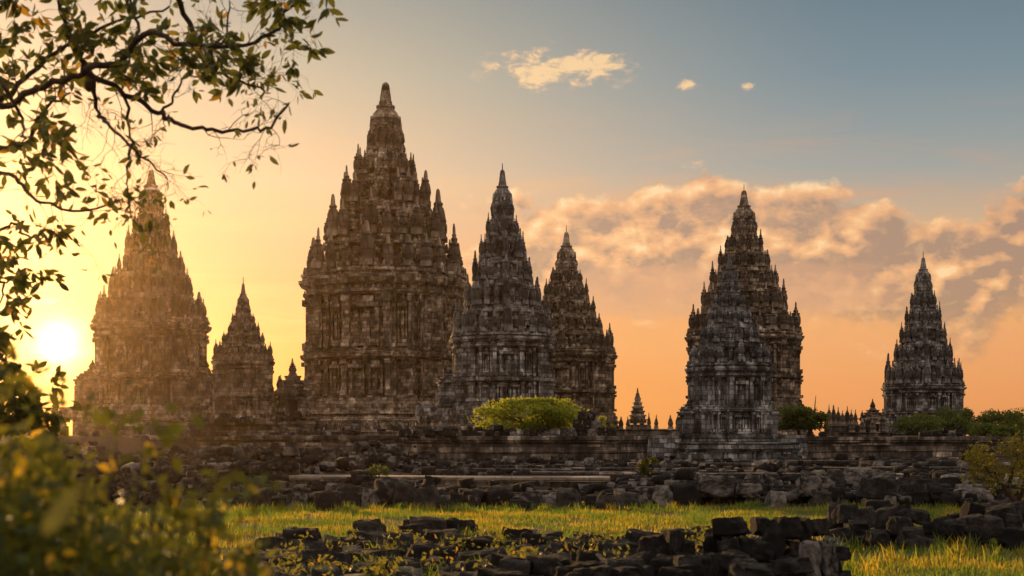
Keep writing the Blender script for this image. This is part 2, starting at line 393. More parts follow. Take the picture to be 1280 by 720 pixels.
# ------------------------------------------------------------------ temples
PA, PB, PC, PD = .34, .87, .62, .73        # redented plan ratios
def plan(h, z):
    q = [(1, -PA), (1, PA), (PB, PA), (PB, PC), (PD, PC), (PD, PD), (PC, PD), (PC, PB), (PA, PB)]
    out = []
    for k in range(4):
        c, s = ((1, 0), (0, 1), (-1, 0), (0, -1))[k]
        out += [((a * c - b * s) * h, (a * s + b * c) * h, z) for a, b in q]
    return out
def faces_of(h):
    """wall strips of the plan: (centre x, y, outward angle, width)"""
    out = []
    for k in range(4):
        a0 = k * math.pi / 2; c, s = math.cos(a0), math.sin(a0)
        for (d, m, w) in ((1, 0, 2 * PA), (PB, (PA + PC) / 2, PC - PA), (PB, -(PA + PC) / 2, PC - PA), (PD, (PC + PD) / 2, PD - PC), (PD, -(PC + PD) / 2, PD - PC)):
            out.append(((d * c - m * s) * h, (d * s + m * c) * h, a0, w * h))
    return out
def prof_into(prof):
    b = MB(); b.loft([plan(h, z) for z, h in prof]); return b

PIN_CACHE = {}
def pinnacle_mesh(mat, kind):
    key = (mat.name, kind)
    if key not in PIN_CACHE:
        rng = random.Random(kind * 7 + 1)
        b = MB()
        b.box((0, 0, .075), .40, .40, .15); b.box((0, 0, .17), .34, .34, .05)
        if kind == 0:      # fat ribbed jewel
            p = [(.19, .14), (.22, .17), (.29, .21), (.40, .225), (.50, .21), (.57, .16), (.59, .18), (.63, .18), (.645, .10), (.70, .12), (.735, .085), (.76, .055), (.80, .065), (.83, .045), (.95, .035), (1.0, .02)]
        elif kind == 1:    # slender
            p = [(.19, .16), (.22, .19), (.25, .15), (.36, .20), (.47, .185), (.54, .13), (.56, .16), (.60, .155), (.62, .09), (.69, .105), (.73, .06), (.77, .075), (.80, .05), (.90, .045), (1.0, .025)]
        else:              # squat bell with stub
            p = [(.19, .17), (.26, .21), (.38, .23), (.52, .21), (.62, .16), (.66, .12), (.68, .145), (.72, .14), (.75, .09), (.86, .075), (.97, .055), (1.0, .02)]
        p = [(z, r * rng.uniform(.95, 1.05)) for z, r in p]
        b.lathe(p, 10, rot=.31)
        PIN_CACHE[key] = b.mesh('pinnacle', mat)
    return PIN_CACHE[key]
def put_pinnacle(x, y, z, h, w, mat, parent, rng, kind=None):
    """a carved jewel finial, h tall and about w wide"""
    if kind is None: kind = rng.choice((0, 0, 1, 2))
    o = link('pinnacle', pinnacle_mesh(mat, kind), parent, (x, y, z))
    s = w / .44 * rng.uniform(.92, 1.08)
    o.scale = (s, s, h * rng.uniform(.9, 1.06))
    o.rotation_euler = (rng.uniform(-.025, .025), rng.uniform(-.025, .025), rng.uniform(-.05, .05))
    return o

def wall_relief(b, h, z0, z1, rng, t, dense=1.0):
    """pilasters, framed niches, carved figures on every strip of a storey"""
    H = z1 - z0
    for (cx, cy, a, w) in faces_of(h):
        c, s = math.cos(a), math.sin(a)
        def bx(off, zc, ww, hh, dep):
            b.box((cx - off * s + c * dep / 2 - c * .02, cy + off * c + s * dep / 2 - s * .02, zc), dep + .04, ww, hh, a)
        pw = max(.10, min(.18 * w, .13 * H))
        for sg in (-1, 1):
            bx(sg * (w / 2 - pw / 2), (z0 + z1) / 2, pw * .9, H * .96, t)
            bx(sg * (w / 2 - pw / 2), z0 + .08 * H, pw * 1.12, H * .14, t * 1.5)
            bx(sg * (w / 2 - pw / 2), z1 - .09 * H, pw * 1.12, H * .12, t * 1.5)
        inner = w - 2.4 * pw
        if inner < .25: continue
        n = max(1, int(round(inner / (H * .62))))
        for i in range(n):
            o = (-.5 + (i + .5) / n) * inner; pwid = inner / n
            if rng.random() < .12: continue
            fw = pwid * .80
            bx(o, z0 + .10 * H, fw, .13 * H, t * .9)                        # sill
            for sg in (-1, 1): bx(o + sg * fw * .42, z0 + .45 * H, fw * .15, .58 * H, t * rng.uniform(.7, 1.1))
            bx(o, z0 + .79 * H, fw * 1.05, .10 * H, t * 1.25)               # lintel
            bx(o, z0 + .89 * H, fw * .55, .10 * H, t * .9)                  # crest
            if rng.random() < .75:                                          # standing figure
                fh = H * rng.uniform(.36, .46)
                bx(o + rng.uniform(-.04, .04) * fw, z0 + .17 * H + fh / 2, fw * .30, fh, t * .75)
                bx(o, z0 + .17 * H + fh + .06 * H, fw * .20, .10 * H, t * .65)
def crest_row(b, h, z, step, size, rng, inset=.0):
    """little upright antefixes along a ledge"""
    for (cx, cy, a, w) in faces_of(h):
        n = max(1, int(w / step)); c, s = math.cos(a), math.sin(a)
        for i in range(n):
            if rng.random() < .1: continue
            o = (-.5 + (i + .5) / n) * w; k = rng.uniform(.75, 1.15)
            x, y = cx - o * s - c * inset, cy + o * c - s * inset
            b.box((x, y, z + size * .5 * k), size * .5, size * .72, size * k + .02, a, .45)
def moulding(z0, z1, h0, h1, spec):
    return [(z0 + (z1 - z0) * t, h0 + (h1 - h0) * t + o) for t, o in spec]

def porch(root, h, z0, z1, ang, mat, pmat, rng, out=.34, wid=.30):
    """gabled door porch standing out of one face"""
    c, s = math.cos(ang), math.sin(ang); H = z1 - z0; W = wid * h; L = out * h
    P = empty('porch', (c * h, s * h, z0), ang); P.parent = root
    b = MB(); jw = W * .42
    for sg in (-1, 1):
        b.box((L / 2 - .2, sg * (W - jw / 2), H * .37), L + .4, jw, H * .74)
        b.box((L * .62, sg * (W - jw / 2), H * .05), L * .9, jw * 1.25, H * .10)
        b.box((L + .06, sg * (W - jw * .30), H * .40), .16, jw * .4, H * .56)
    b.box((L / 2 - .2, 0, H * .79), L + .5, 2 * W * 1.04, H * .10)
    b.box((L / 2 - .2, 0, H * .87), L + .7, 2 * W * 1.16, H * .07)
    b.box((L / 2 - .3, 0, -(z0 + 2.4) / 2 - .01), L + .9, 2.5 * W, z0 + 2.4); b.box((L / 2 - .3, 0, -.12), L + 1.1, 2.7 * W, .2)
    b.build('portal', mat, P)
    b = MB(); b.box((.02, 0, H * .37), .3, (W - jw) * 2.02, H * .74); b.build('doorway', M_VOID, P)
    b = MB()
    for k, (hh, ww) in enumerate(((.95, .92), (1.05, .70), (1.14, .50))):
        b.box((L / 2 - .2, 0, H * hh), (L + .4) * ww, 2 * W * ww, H * .10)
        b.box((L / 2 - .2, 0, H * (hh + .045)), (L + .4) * ww + .16, 2 * W * ww + .16, H * .03)
    b.build('roof', mat, P)
    put_pinnacle(L / 2 - .2, 0, H * 1.19, H * .42, W * .62, pmat, P, rng, 1)
    for sg in (-1, 1): put_pinnacle(L * .8, sg * W * .8, H * .90, H * .24, W * .34, pmat, P, rng)
    b = MB(); n = 7
    for i in range(n): b.box((L + .25 + i * .28, 0, -(i + 1) * .26), .30, W * 1.3, .28)
    for sg in (-1, 1): b.box((L + 1.0, sg * W * .85, -.75), 2.2, W * .32, 1.3, 0, .9)
    b.build('stair', mat, P)

def temple(name, label, px, D, ytop, ycor, ybody, ybase, hw, rot, mat, pmat, tiers=5, seed=1, porches=(), wide=1.0, rod=True, bulge=1.06, plinth=1.10, crownf=.135, group='carved stone temple towers'):
    """one tapering tower: plinth, two-storey body, cornice, stacked roof tiers with jewel pinnacles, bell crown"""
    rng = random.Random(seed)
    x = pxx(px, D); zb = pxz(ybase, D); k = D / FPX
    root = empty(name, (x, D, zb), R(rot)); tag(root, label, 'temple', group)
    h = hw * k / 1.05; H = (ybase - ytop) * k
    z1 = (ybase - ybody) * k; z2 = (ybase - ycor) * k       # top of plinth, top of cornice
    body_h = h * .93; hc = (z2 - z1)
    zc = z2 - .20 * hc                                      # underside of cornice
    zm = z1 + .44 * (zc - z1)                               # string course
    # plinth
    p0 = h * plinth
    pr = moulding(0, z1, p0, body_h, [(0, .10 * h), (.10, .10 * h), (.105, .05 * h), (.16, .05 * h), (.17, .02 * h), (.40, .0), (.42, .035 * h), (.50, .04 * h), (.505, .0), (.56, .0), (.60, .05 * h), (.68, .055 * h), (.69, .02 * h), (.80, .045 * h), (.87, .05 * h), (.88, .02 * h), (1, .02 * h)])
    pr[0] = (-2.5, pr[0][1])
    b = prof_into(pr); wall_relief(b, p0 * .985, z1 * .17, z1 * .41, rng, .02 * h); crest_row(b, body_h + .03 * h, z1 * .87, .10 * h, .07 * h, rng)
    b.build('plinth', mat, root)
    # body
    b = prof_into([(z1, body_h), (z1 + .02 * hc, body_h), (z1 + .022 * hc, body_h * .935), (zm - .05 * hc, body_h * .93), (zm - .048 * hc, body_h + .02 * h), (zm - .03 * hc, body_h + .055 * h), (zm, body_h + .065 * h), (zm + .005 * hc, body_h + .02 * h),
                       (zm + .03 * hc, body_h + .03 * h), (zm + .035 * hc, body_h * .92), (zc, body_h * .91)])
    wall_relief(b, body_h * .93, z1 + .02 * hc, zm - .045 * hc, rng, .085 * h); wall_relief(b, body_h * .912, zm + .035 * hc, zc + .01 * hc, rng, .09 * h)
    crest_row(b, body_h + .02 * h, zm + .025 * hc, .12 * h, .07 * h, rng)
    b.build('body', mat, root)
    # cornice
    dz = z2 - zc
    b = prof_into([(zc, body_h), (zc + .10 * dz, body_h + .03 * h), (zc + .22 * dz, body_h + .03 * h), (zc + .24 * dz, body_h - .01 * h), (zc + .36 * dz, body_h), (zc + .44 * dz, body_h + .05 * h),
                          (zc + .62 * dz, h * 1.01), (zc + .74 * dz, h * 1.01), (zc + .75 * dz, h * .955), (zc + .86 * dz, h * .955), (zc + .88 * dz, h * .985), (z2, h * .985)])
    crest_row(b, h * .97, z2 - .03, .13 * h, .095 * h, rng, .02 * h); crest_row(b, body_h + .02 * h, zc + .22 * dz, .09 * h, .045 * h, rng)
    b.build('cornice', mat, root)
    # roof tiers
    zt = H * (1 - crownf)                                   # foot of the bell crown
    fr = [0.0]; tot = sum(.90 ** i for i in range(tiers))
    st = [.90 ** i * rng.uniform(.9, 1.1) for i in range(tiers)]; tot = sum(st)
    for i in range(tiers): fr.append(fr[-1] + st[i] / tot)
    topw = .20
    led = [h * .94 * (1 - (1 - topw) * min(1, (f + (.10 if 0 < f < .999 else 0)) ** bulge)) for f in fr]
    zs = [z2 + (zt - z2) * f for f in fr]
    for i in range(tiers):
        a, c_, hl, hn = zs[i], zs[i + 1], led[i], led[i + 1]; th = c_ - a
        core = hn * .86
        b = prof_into([(a, hl * .95), (a + .05 * th, hl * .95), (a + .06 * th, core + (hl - core) * .35), (a + .14 * th, core + (hl - core) * .30), (a + .15 * th, core * 1.04), (a + .22 * th, core), (a + .62 * th, core * .96), (a + .66 * th, core * 1.02),
                                (a + .72 * th, hn * .97), (a + .80 * th, hn * 1.03), (a + .87 * th, hn * 1.03), (a + .88 * th, hn * .96), (c_, hn * .96)])
        wall_relief(b, core * .98, a + .18 * th, a + .64 * th, rng, .07 * core)
        for q in range(4):                                  # projecting shrine niche on each main face
            an = q * math.pi / 2; c, s = math.cos(an), math.sin(an); rr = core * 1.03
            wn = PA * hn * .85
            for (hh, ww, dd, zz) in ((.16, 1.1, .30, .12), (.34, .34, .22, .34), (.12, 1.05, .28, .56), (.10, .75, .24, .66), (.09, .5, .20, .75)):
                if ww == .34:
                    for sg in (-1, 1): b.box((c * rr - s * sg * wn * .36, s * rr + c * sg * wn * .36, a + zz * th), dd * hn, wn * ww, hh * th, an)
                else: b.box((c * rr, s * rr, a + zz * th), dd * hn, wn * ww, hh * th, an)
        ew = max(.075 * h, min(.12 * h, (hl - core) * .42))
        for q in range(4):
            c, s = ((1, 0), (0, 1), (-1, 0), (0, -1))[q]
            for (u, v, kk) in ((1.0, 0, 1.25), (1.0, PA * .8, .8), (1.0, -PA * .8, .8), (PB, PC * .95, .95), (PB, -PC * .95, .95), (PD, PD, 1.1)):
                if rng.random() < .1: continue
                r_ = core * 1.0 + ew * .25; hh_ = th * rng.uniform(.62, .80) * kk ** .5; zb_ = a + th * (.50 if kk > .9 else .40) * rng.uniform(.92, 1.08); wq = ew * kk * 1.15
                X, Y = (u * c - v * s) * r_, (u * s + v * c) * r_
                b.lathe([(z * hh_, r * wq) for z, r in ((-.25, .40), (0, .42), (.05, .50), (.10, .42), (.22, .54), (.40, .52), (.52, .36), (.56, .44), (.61, .42), (.64, .22), (.72, .27), (.78, .14), (1.0, .05))], 8, (X, Y, zb_), .39)
        crest_row(b, hn * 1.0, a + .86 * th, .14 * h, .06 * h, rng)
        b.build('roof_tier', mat, root)
        w = max(.10 * h, min(.155 * h, (hl - core) * .58)); hp = th * 1.24
        rad = hl - w * .42
        zp = a + .055 * th
        spots = []
        for q in range(4):
            c, s = ((1, 0), (0, 1), (-1, 0), (0, -1))[q]
            for (u, v, sz) in ((1.0, 0, 1.12), (PB * 1.02, PC * .88, .84), (PB * 1.02, -PC * .88, .84), (PD * 1.05, PD * 1.05, .98)):
                spots.append(((u * c - v * s) * rad, (u * s + v * c) * rad, sz))
            if i < 2 and hl > 3.0:
                for v in (-.29, .29): spots.append(((1.0 * c - v * s) * rad, (1.0 * s + v * c) * rad, .78))
        for (sx, sy, sz) in spots:
            if rng.random() < .06: continue
            put_pinnacle(sx, sy, zp, hp * sz * rng.uniform(.82, 1.08), w * sz, pmat, root, rng)
    # crown: drum, bell and stub spire
    ch = H - zt; ht = led[-1] * .95
    b = MB()
    b.lathe([(zt - .02, ht * 1.02), (zt + .06 * ch, ht * 1.05), (zt + .08 * ch, ht * .9), (zt + .13 * ch, ht * .92), (zt + .16 * ch, ht * 1.02), (zt + .26 * ch, ht * 1.0), (zt + .36 * ch, ht * .86), (zt + .44 * ch, ht * .64),
             (zt + .47 * ch, ht * .56), (zt + .48 * ch, ht * .66), (zt + .52 * ch, ht * .66), (zt + .53 * ch, ht * .54)], 16)
    for q in range(8):
        an = q * math.pi / 4 + .2; b.box((math.cos(an) * ht * .95, math.sin(an) * ht * .95, zt + .20 * ch), .3 * ht, .42 * ht, .22 * ch, an, .6)
    b.build('crown_bell', pmat, root)
    b = MB(); b.lathe([(zt + .53 * ch, ht * .47), (zt + .60 * ch, ht * .46), (zt + .62 * ch, ht * .42), (zt + .92 * ch, ht * .27), (zt + .97 * ch, ht * .22), (zt + ch, ht * .08)], 8, rot=.39)
    b.build('spire', pmat, root)
    if rod:
        b = MB(); b.lathe([(zt + ch - .05, .05), (zt + ch + 8 * k, .03)], 6); b.build('lightning_rod', M_VOID, root)
    for an, o_, w_ in porches: porch(root, body_h, z1, zm, R(an), mat, pmat, rng, o_, w_)
    return root

temple('temple_tower', 'tallest and broadest carved stone temple tower with a blunt bell spire', 482, 190, 103, 345, 500, 546, 106, -9, M_BIG, M_PIN, 5, 3, ((0, .2, .24),), rod=False, bulge=1.18, crownf=.14)
temple('temple_tower', 'broad golden-hazed temple tower beside the sun, its tip just under the hanging twigs', 189, 175, 212, 402, 508, 552, 73, -6, M_BIG, M_PIN, 6, 5, ((180, .42, .26), (0, .22, .26)), rod=False, plinth=1.22, crownf=.12)
temple('temple_tower', 'slim pale-flecked temple tower standing right behind the flat-topped bright green tree', 628, 128, 212, 420, 505, 548, 68, 7, M_MID, M_PING, 6, 8, ((180, .32, .24),), crownf=.13, bulge=1.08)
temple('temple_tower', 'brown temple tower half hidden behind the slim tower with the bright green tree', 708, 196, 290, 440, 516, 548, 65, -9, M_BIG, M_PIN, 6, 11, (), crownf=.14, bulge=1.08)
temple('temple_tower', 'tall temple tower rising behind a smaller one, its side showing over the dark round tree', 930, 182, 238, 418, 500, 548, 76, -9, M_BIG, M_PIN, 6, 13, (), crownf=.13)
temple('temple_tower', 'smaller grey temple tower on a moulded platform, overlapping the tall tower behind it', 912, 90, 322, 456, 542, 566, 55, 9, M_NEAR, M_PINN, 5, 17, ((180, .26, .26), (0, .16, .24)), rod=False, crownf=.12, bulge=1.05)
temple('temple_tower', 'lone dark temple tower standing apart at the end of the row above low trees', 1154, 170, 322, 482, 534, 556, 52, -9, M_MID, M_PING, 6, 19, (), crownf=.13, plinth=1.06, bulge=1.05)
temple('temple_tower', 'small slim temple tower between the golden-hazed tower and the tallest one', 304, 150, 354, 448, 520, 545, 40, 5, M_BIG, M_PIN, 5, 23, ((0, .16, .26),), crownf=.15)
# ------------------------------------------------------------------ little shrines
def shrine(label, px, D, ytop, ybase, hw, rot, seed, group=None, mat=M_WALL, pmat=M_PIN, door=True):
    """a cell with a door, tiny stepped roof and a jewel on top"""
    rng = random.Random(seed); k = D / FPX; zb = pxz(ybase, D); H = (ybase - ytop) * k; h = hw * k
    root = empty('stone_shrine', (pxx(px, D), D, zb), R(rot)); tag(root, label, 'shrine', group)
    b = MB(); b.box((0, 0, .06 * H - .5), 2.3 * h, 2.3 * h, .12 * H + 1.0); b.box((0, 0, .145 * H), 2.05 * h, 2.05 * h, .05 * H); b.build('plinth', mat, root)
    b = MB(); b.box((0, 0, .33 * H), 1.7 * h, 1.7 * h, .32 * H)
    for an in range(4):
        c, s = math.cos(an * math.pi / 2), math.sin(an * math.pi / 2)
        for sg in (-1, 1): b.box((c * .85 * h - s * sg * .68 * h, s * .85 * h + c * sg * .68 * h, .33 * H), .14 * h, .26 * h, .318 * H, an * math.pi / 2)
    b.build('cell', mat, root)
    if door:
        b = MB(); b.box((0, -.87 * h, .30 * H), .52 * h, .10 * h, .24 * H); b.build('doorway', M_VOID, root)
        b = MB()
        for sg in (-1, 1): b.box((sg * .33 * h, -.92 * h, .30 * H), .13 * h, .22 * h, .25 * H)
        b.box((0, -.93 * h, .44 * H), .95 * h, .25 * h, .05 * H); b.build('door_frame', mat, root)
    b = MB(); b.box((0, 0, .50 * H), 1.95 * h, 1.95 * h, .035 * H); b.box((0, 0, .535 * H), 2.15 * h, 2.15 * h, .035 * H)
    for (z, w) in ((.58, 1.6), (.64, 1.25), (.70, .9)):
        b.box((0, 0, z * H), w * h, w * h, .06 * H); b.box((0, 0, z * H + .035 * H), w * 1.12 * h, w * 1.12 * h, .02 * H)
    b.build('roof', mat, root)
    for sx in (-1, 1):
        for sy in (-1, 1): put_pinnacle(sx * .78 * h, sy * .78 * h, .55 * H, .20 * H, .38 * h, pmat, root, rng)
    put_pinnacle(0, 0, .73 * H, .27 * H, .6 * h, pmat, root, rng, 1)
    return root
shrine('small square shrine with a dark doorway beside the foot of the tallest tower', 366, 150, 446, 540, 20, 12, 1, pmat=M_PIN)
shrine('tiny domed shrine standing alone against the orange sky before the lone tower', 1091, 140, 499, 552, 13, 5, 2)
def stepped_stupa(label, px, D, ytop, ybase, hw):
    k = D / FPX; H = (ybase - ytop) * k; h = hw * k
    root = empty('stepped_spire', (pxx(px, D), D, pxz(ybase, D))); tag(root, label, 'spire')
    b = MB(); b.box((0, 0, -.2), 2.3 * h, 2.3 * h, .8)
    n = 6
    for i in range(n):
        w = 2.1 * h * (1 - .78 * i / n); z = .08 * H + i * .11 * H
        b.box((0, 0, z + .04 * H), w * .88, w * .88, .09 * H); b.box((0, 0, z + .09 * H), w, w, .035 * H)
    b.build('stepped_roof', M_BIG, root)
    b = MB(); b.lathe([(.72 * H, .26 * h), (.76 * H, .30 * h), (.82 * H, .2 * h), (.84 * H, .24 * h), (.87 * H, .13 * h), (1.0 * H, .05 * h)], 10); b.build('finial', M_PIN, root)
stepped_stupa('narrow stepped stone spire above the wall, alone against the orange sky', 797, 150, 485, 533, 11)

# ------------------------------------------------------------------ terrace walls
def run_profile(mb, pts, prof):
    """sweep a wall cross-section (offset towards the viewer, z) along a plan polyline with mitred corners"""
    pts = [Vector((p[0], p[1], 0)) for p in pts]; rings = []
    for i, p in enumerate(pts):
        a = (pts[i] - pts[i - 1]).normalized() if i else (pts[1] - pts[0]).normalized()
        c = (pts[i + 1] - pts[i]).normalized() if i < len(pts) - 1 else a
        na, nc = Vector((a.y, -a.x, 0)), Vector((c.y, -c.x, 0))
        m = (na + nc).normalized(); m = m / max(.35, m.dot(na))
        rings.append([(p.x + m.x * o, p.y + m.y * o, z) for o, z in prof])
    mb.loft(rings)
def terrace(label, pts, z0, z1, mat, group='moulded terrace walls', thick=1.6):
    cx = sum(p[0] for p in pts) / len(pts); cy = sum(p[1] for p in pts) / len(pts)
    root = empty('terrace_wall', (cx, cy, 0)); tag(root, label, 'wall', group)
    P = [(p[0] - cx, p[1] - cy) for p in pts]; H = z1 - z0
    e = .003
    b = MB(); run_profile(b, P, [(.30, z0 - 1.0), (.30, z0 + .10 * H), (.22, z0 + .11 * H), (.26, z0 + .18 * H), (.14, z0 + .24 * H), (.14, z0 + .28 * H), (-thick + .1, z0 + .28 * H), (-thick + .1, z0 - 1.0)]); b.build('plinth', mat, root)
    b = MB(); run_profile(b, P, [(.04, z0 + .28 * H + e), (.04, z0 + .48 * H), (.10, z0 + .50 * H), (.10, z0 + .55 * H), (.02, z0 + .56 * H), (0, z0 + .76 * H), (-thick, z0 + .76 * H), (-thick, z0 + .28 * H + e)]); b.build('wall', mat, root)
    b = MB(); run_profile(b, P, [(.06, z0 + .76 * H + e), (.16, z0 + .82 * H), (.16, z0 + .86 * H), (.22, z0 + .88 * H), (.22, z1 - .02), (.18, z1), (-thick - .1, z1), (-thick - .1, z0 + .76 * H + e)]); b.build('coping', mat, root)
    return root
def pt(px, D): return (pxx(px, D), D)
def balustrade(label, pts, z0, hh, mat, pmat, ph, step, seed, group='balustrades topped with small jewel finials', gap=.06):
    """low parapet with block piers and a row of jewels"""
    rng = random.Random(seed)
    cx = sum(p[0] for p in pts) / len(pts); cy = sum(p[1] for p in pts) / len(pts)
    root = empty('balustrade', (cx, cy, z0)); tag(root, label, 'balustrade', group)
    P = [(p[0] - cx, p[1] - cy) for p in pts]
    b = MB(); run_profile(b, P, [(.30, -.6), (.30, hh * .18), (.22, hh * .2), (.22, hh * .8), (.32, hh * .84), (.32, hh), (-.32, hh), (-.32, -.6)]); b.build('parapet', mat, root)
    for i in range(len(P) - 1):
        a, c = Vector((*P[i], 0)), Vector((*P[i + 1], 0)); L = (c - a).length; n = max(1, int(L / step))
        for j in range(n):
            if rng.random() < gap: continue
            q = a.lerp(c, (j + .5) / n); put_pinnacle(q.x, q.y, hh - .01, ph * rng.uniform(.85, 1.12), step * .62, pmat, root, rng)
    return root

terrace('long low terrace wall below the golden-hazed tower and the small slim tower', [pt(60, 118), pt(250, 112), pt(330, 108), pt(512, 106)], -.1, 2.05, M_WALL)
terrace('projecting terrace wall under the flat-topped bright green tree, with a sharp corner', [pt(505, 104), pt(514, 96), pt(770, 94), pt(838, 108)], -.2, 2.0, M_WALL)
terrace('receding terrace wall between the dark round tree and the lone tower', [pt(968, 96), pt(1060, 104), pt(1200, 108), pt(1420, 112)], -.2, 1.95, M_WALL)
# upper step in front of the first towers
terrace('upper step of the terrace carrying the small slim tower', [pt(236, 128), pt(250, 124), pt(392, 122), pt(404, 128)], 1.4, 3.25, M_WALL)
balustrade('balustrade of brown jewels at the foot of the tallest tower', [pt(522, 112), pt(606, 110)], 2.0, .75, M_WALL, M_PIN, 1.25, .62, 3)
balustrade('broken row of finials on the upper step by the small slim tower', [pt(252, 124.6), pt(390, 122.8)], 3.2, .3, M_WALL, M_PIN, .95, .7, 7, gap=.35)
balustrade('sparse finials along the receding terrace wall', [pt(1045, 104), pt(1110, 105.5)], 1.93, .35, M_WALL, M_PIN, 1.0, .75, 8, gap=.4)
balustrade('low finials on the terrace edge below the small square shrine', [pt(404, 108), pt(505, 106.6)], 2.03, .3, M_WALL, M_PIN, .9, .62, 9, gap=.3)
balustrade('row of dark jewel finials between the brown tower and the grey tower', [pt(772, 112), pt(852, 108)], 2.0, .55, M_WALL, M_PIN, 1.25, .62, 4)
balustrade('short row of pointed finials beyond the dark round tree', [pt(1034, 132), pt(1072, 136)], 2.0, 1.1, M_WALL, M_PIN, 1.7, .75, 5)
balustrade('far row of finials low beside the sun behind the shrub', [pt(-60, 210), pt(84, 200)], 2.0, 1.4, M_WALL, M_PIN, 2.0, 1.5, 6)
# ruined pier of loose blocks beside the bright tree
# moulded platform carrying the smaller grey tower
def platform():
    D = 90; k = D / FPX; zt = pxz(563, D)
    root = empty('temple_platform', (pxx(908, D), D, 0), R(9)); tag(root, 'moulded stone platform carrying the smaller grey temple tower', 'platform')
    h = 70 * k
    for nm, pr in (('plinth', [(-1.0, h * 1.06), (.35, h * 1.06), (.36, h * 1.03), (.50, h * 1.04), (.58, h * .99)]),
                   ('wall', [(.583, h * .975), (1.02, h * .97)]),
                   ('coping', [(1.023, h * .985), (1.10, h * 1.0), (1.2, h * 1.02), (1.26, h * 1.02), (1.27, h * .99), (1.45, h * .985), (1.55, h * 1.01), (max(1.62, zt), h * 1.01)])):
        b = MB(); b.loft([[(sx * hh, sy * hh, z) for sx, sy in ((1, -1), (1, 1), (-1, 1), (-1, -1))] for z, hh in pr]); b.build(nm, M_NEAR, root)
    rng = random.Random(4); b = MB()
    for i in range(14):
        o = (-.5 + (i + .5) / 14) * 1.85 * h
        for (cx, cy, a) in ((o, -h * .97, -math.pi / 2), (-h * .97, o, math.pi), (h * .97, o, 0)):
            if i % 2: b.box((cx, cy, .80), .10, .55, .38, a)
            else: b.box((cx, cy, .80), .16, .16, .43, a)
    b.build('wall_relief_pattern', M_NEAR, root)
platform()

# ------------------------------------------------------------------ stones
def stone_mesh(seed, mat, cuts=9, rough=.05):
    rng = random.Random(seed); bm = bmesh.new(); bmesh.ops.create_cube(bm, size=1.0)
    bmesh.ops.subdivide_edges(bm, edges=bm.edges[:], cuts=cuts, use_grid_fill=True)
    off = Vector((rng.uniform(0, 50), rng.uniform(0, 50), rng.uniform(0, 50))); sk = rng.uniform(-.12, .12); tp = rng.uniform(.78, 1.0); rd = rng.uniform(.01, .10)
    chips = [(Vector((rng.choice((-.5, .5)), rng.choice((-.5, .5)), rng.choice((.5, .5, -.5)))), rng.uniform(.16, .34)) for _ in range(3)]
    for v in bm.verts:
        p = v.co.copy()
        for c, r in chips:
            dd = (p - c).length
            if dd < r: p -= c * (r - dd) * 1.1
        p = p.lerp(p.normalized() * .58, rd)
        p += Vector((mnoise.noise(p * 2.2 + off), mnoise.noise(p * 2.2 + off + Vector((9, 0, 0))), mnoise.noise(p * 2.2 + off + Vector((0, 9, 0))))) * rough * 2.0
        p += p.normalized() * (mnoise.noise(p * 7 + off) * rough * .8 + mnoise.noise(p * 15 + off) * rough * .4)
        t = 1 + (tp - 1) * (p.z + .5); p.x = p.x * t + sk * p.z; p.y *= t
        v.co = p
    me = bpy.data.meshes.new('stone_block'); bm.to_mesh(me); bm.free(); me.materials.append(mat)
    me.polygons.foreach_set('use_smooth', [True] * len(me.polygons)); return me
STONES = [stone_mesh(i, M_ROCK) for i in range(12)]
STONESP = [stone_mesh(40 + i, M_ROCKP) for i in range(8)]
SR = random.Random(21)
def stone(x, y, z, sx, sy, sz, label, group, rz=None, tilt=.10, pale=False):
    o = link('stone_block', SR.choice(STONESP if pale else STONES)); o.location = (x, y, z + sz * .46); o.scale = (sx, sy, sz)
    o.rotation_euler = (SR.uniform(-tilt, tilt), SR.uniform(-tilt, tilt), SR.uniform(-.5, .5) if rz is None else rz)
    return tag(o, label, 'stone', group)
G_NEAR = ('dark block in the scattered row of stones in front of the sunlit grass', 'stones scattered along the near side of the grass')
G_PILE = ('dark block stacked in the big near ruin heap beside the lower grass', 'stones of the near ruin heap')
G_RIGHT = ('dark block heaped behind the lower patch of grass, under the small leaning tree', 'stones heaped behind the lower grass')
G_BANK = ('weathered block at the foot of the rubble bank behind the sunlit grass', 'stones along the rubble bank')
G_WALL = ('squared pale-topped block in the broken low walls beyond the heaped dark stones', 'squared blocks of the broken low walls')
G_PIER = ('squared block of the ruined pier beside the flat-topped bright tree', 'squared blocks of the ruined pier')
G_FLAT = ('broad flat slab lying in front, along the bottom of the ruin', 'flat slabs along the bottom of the ruin')
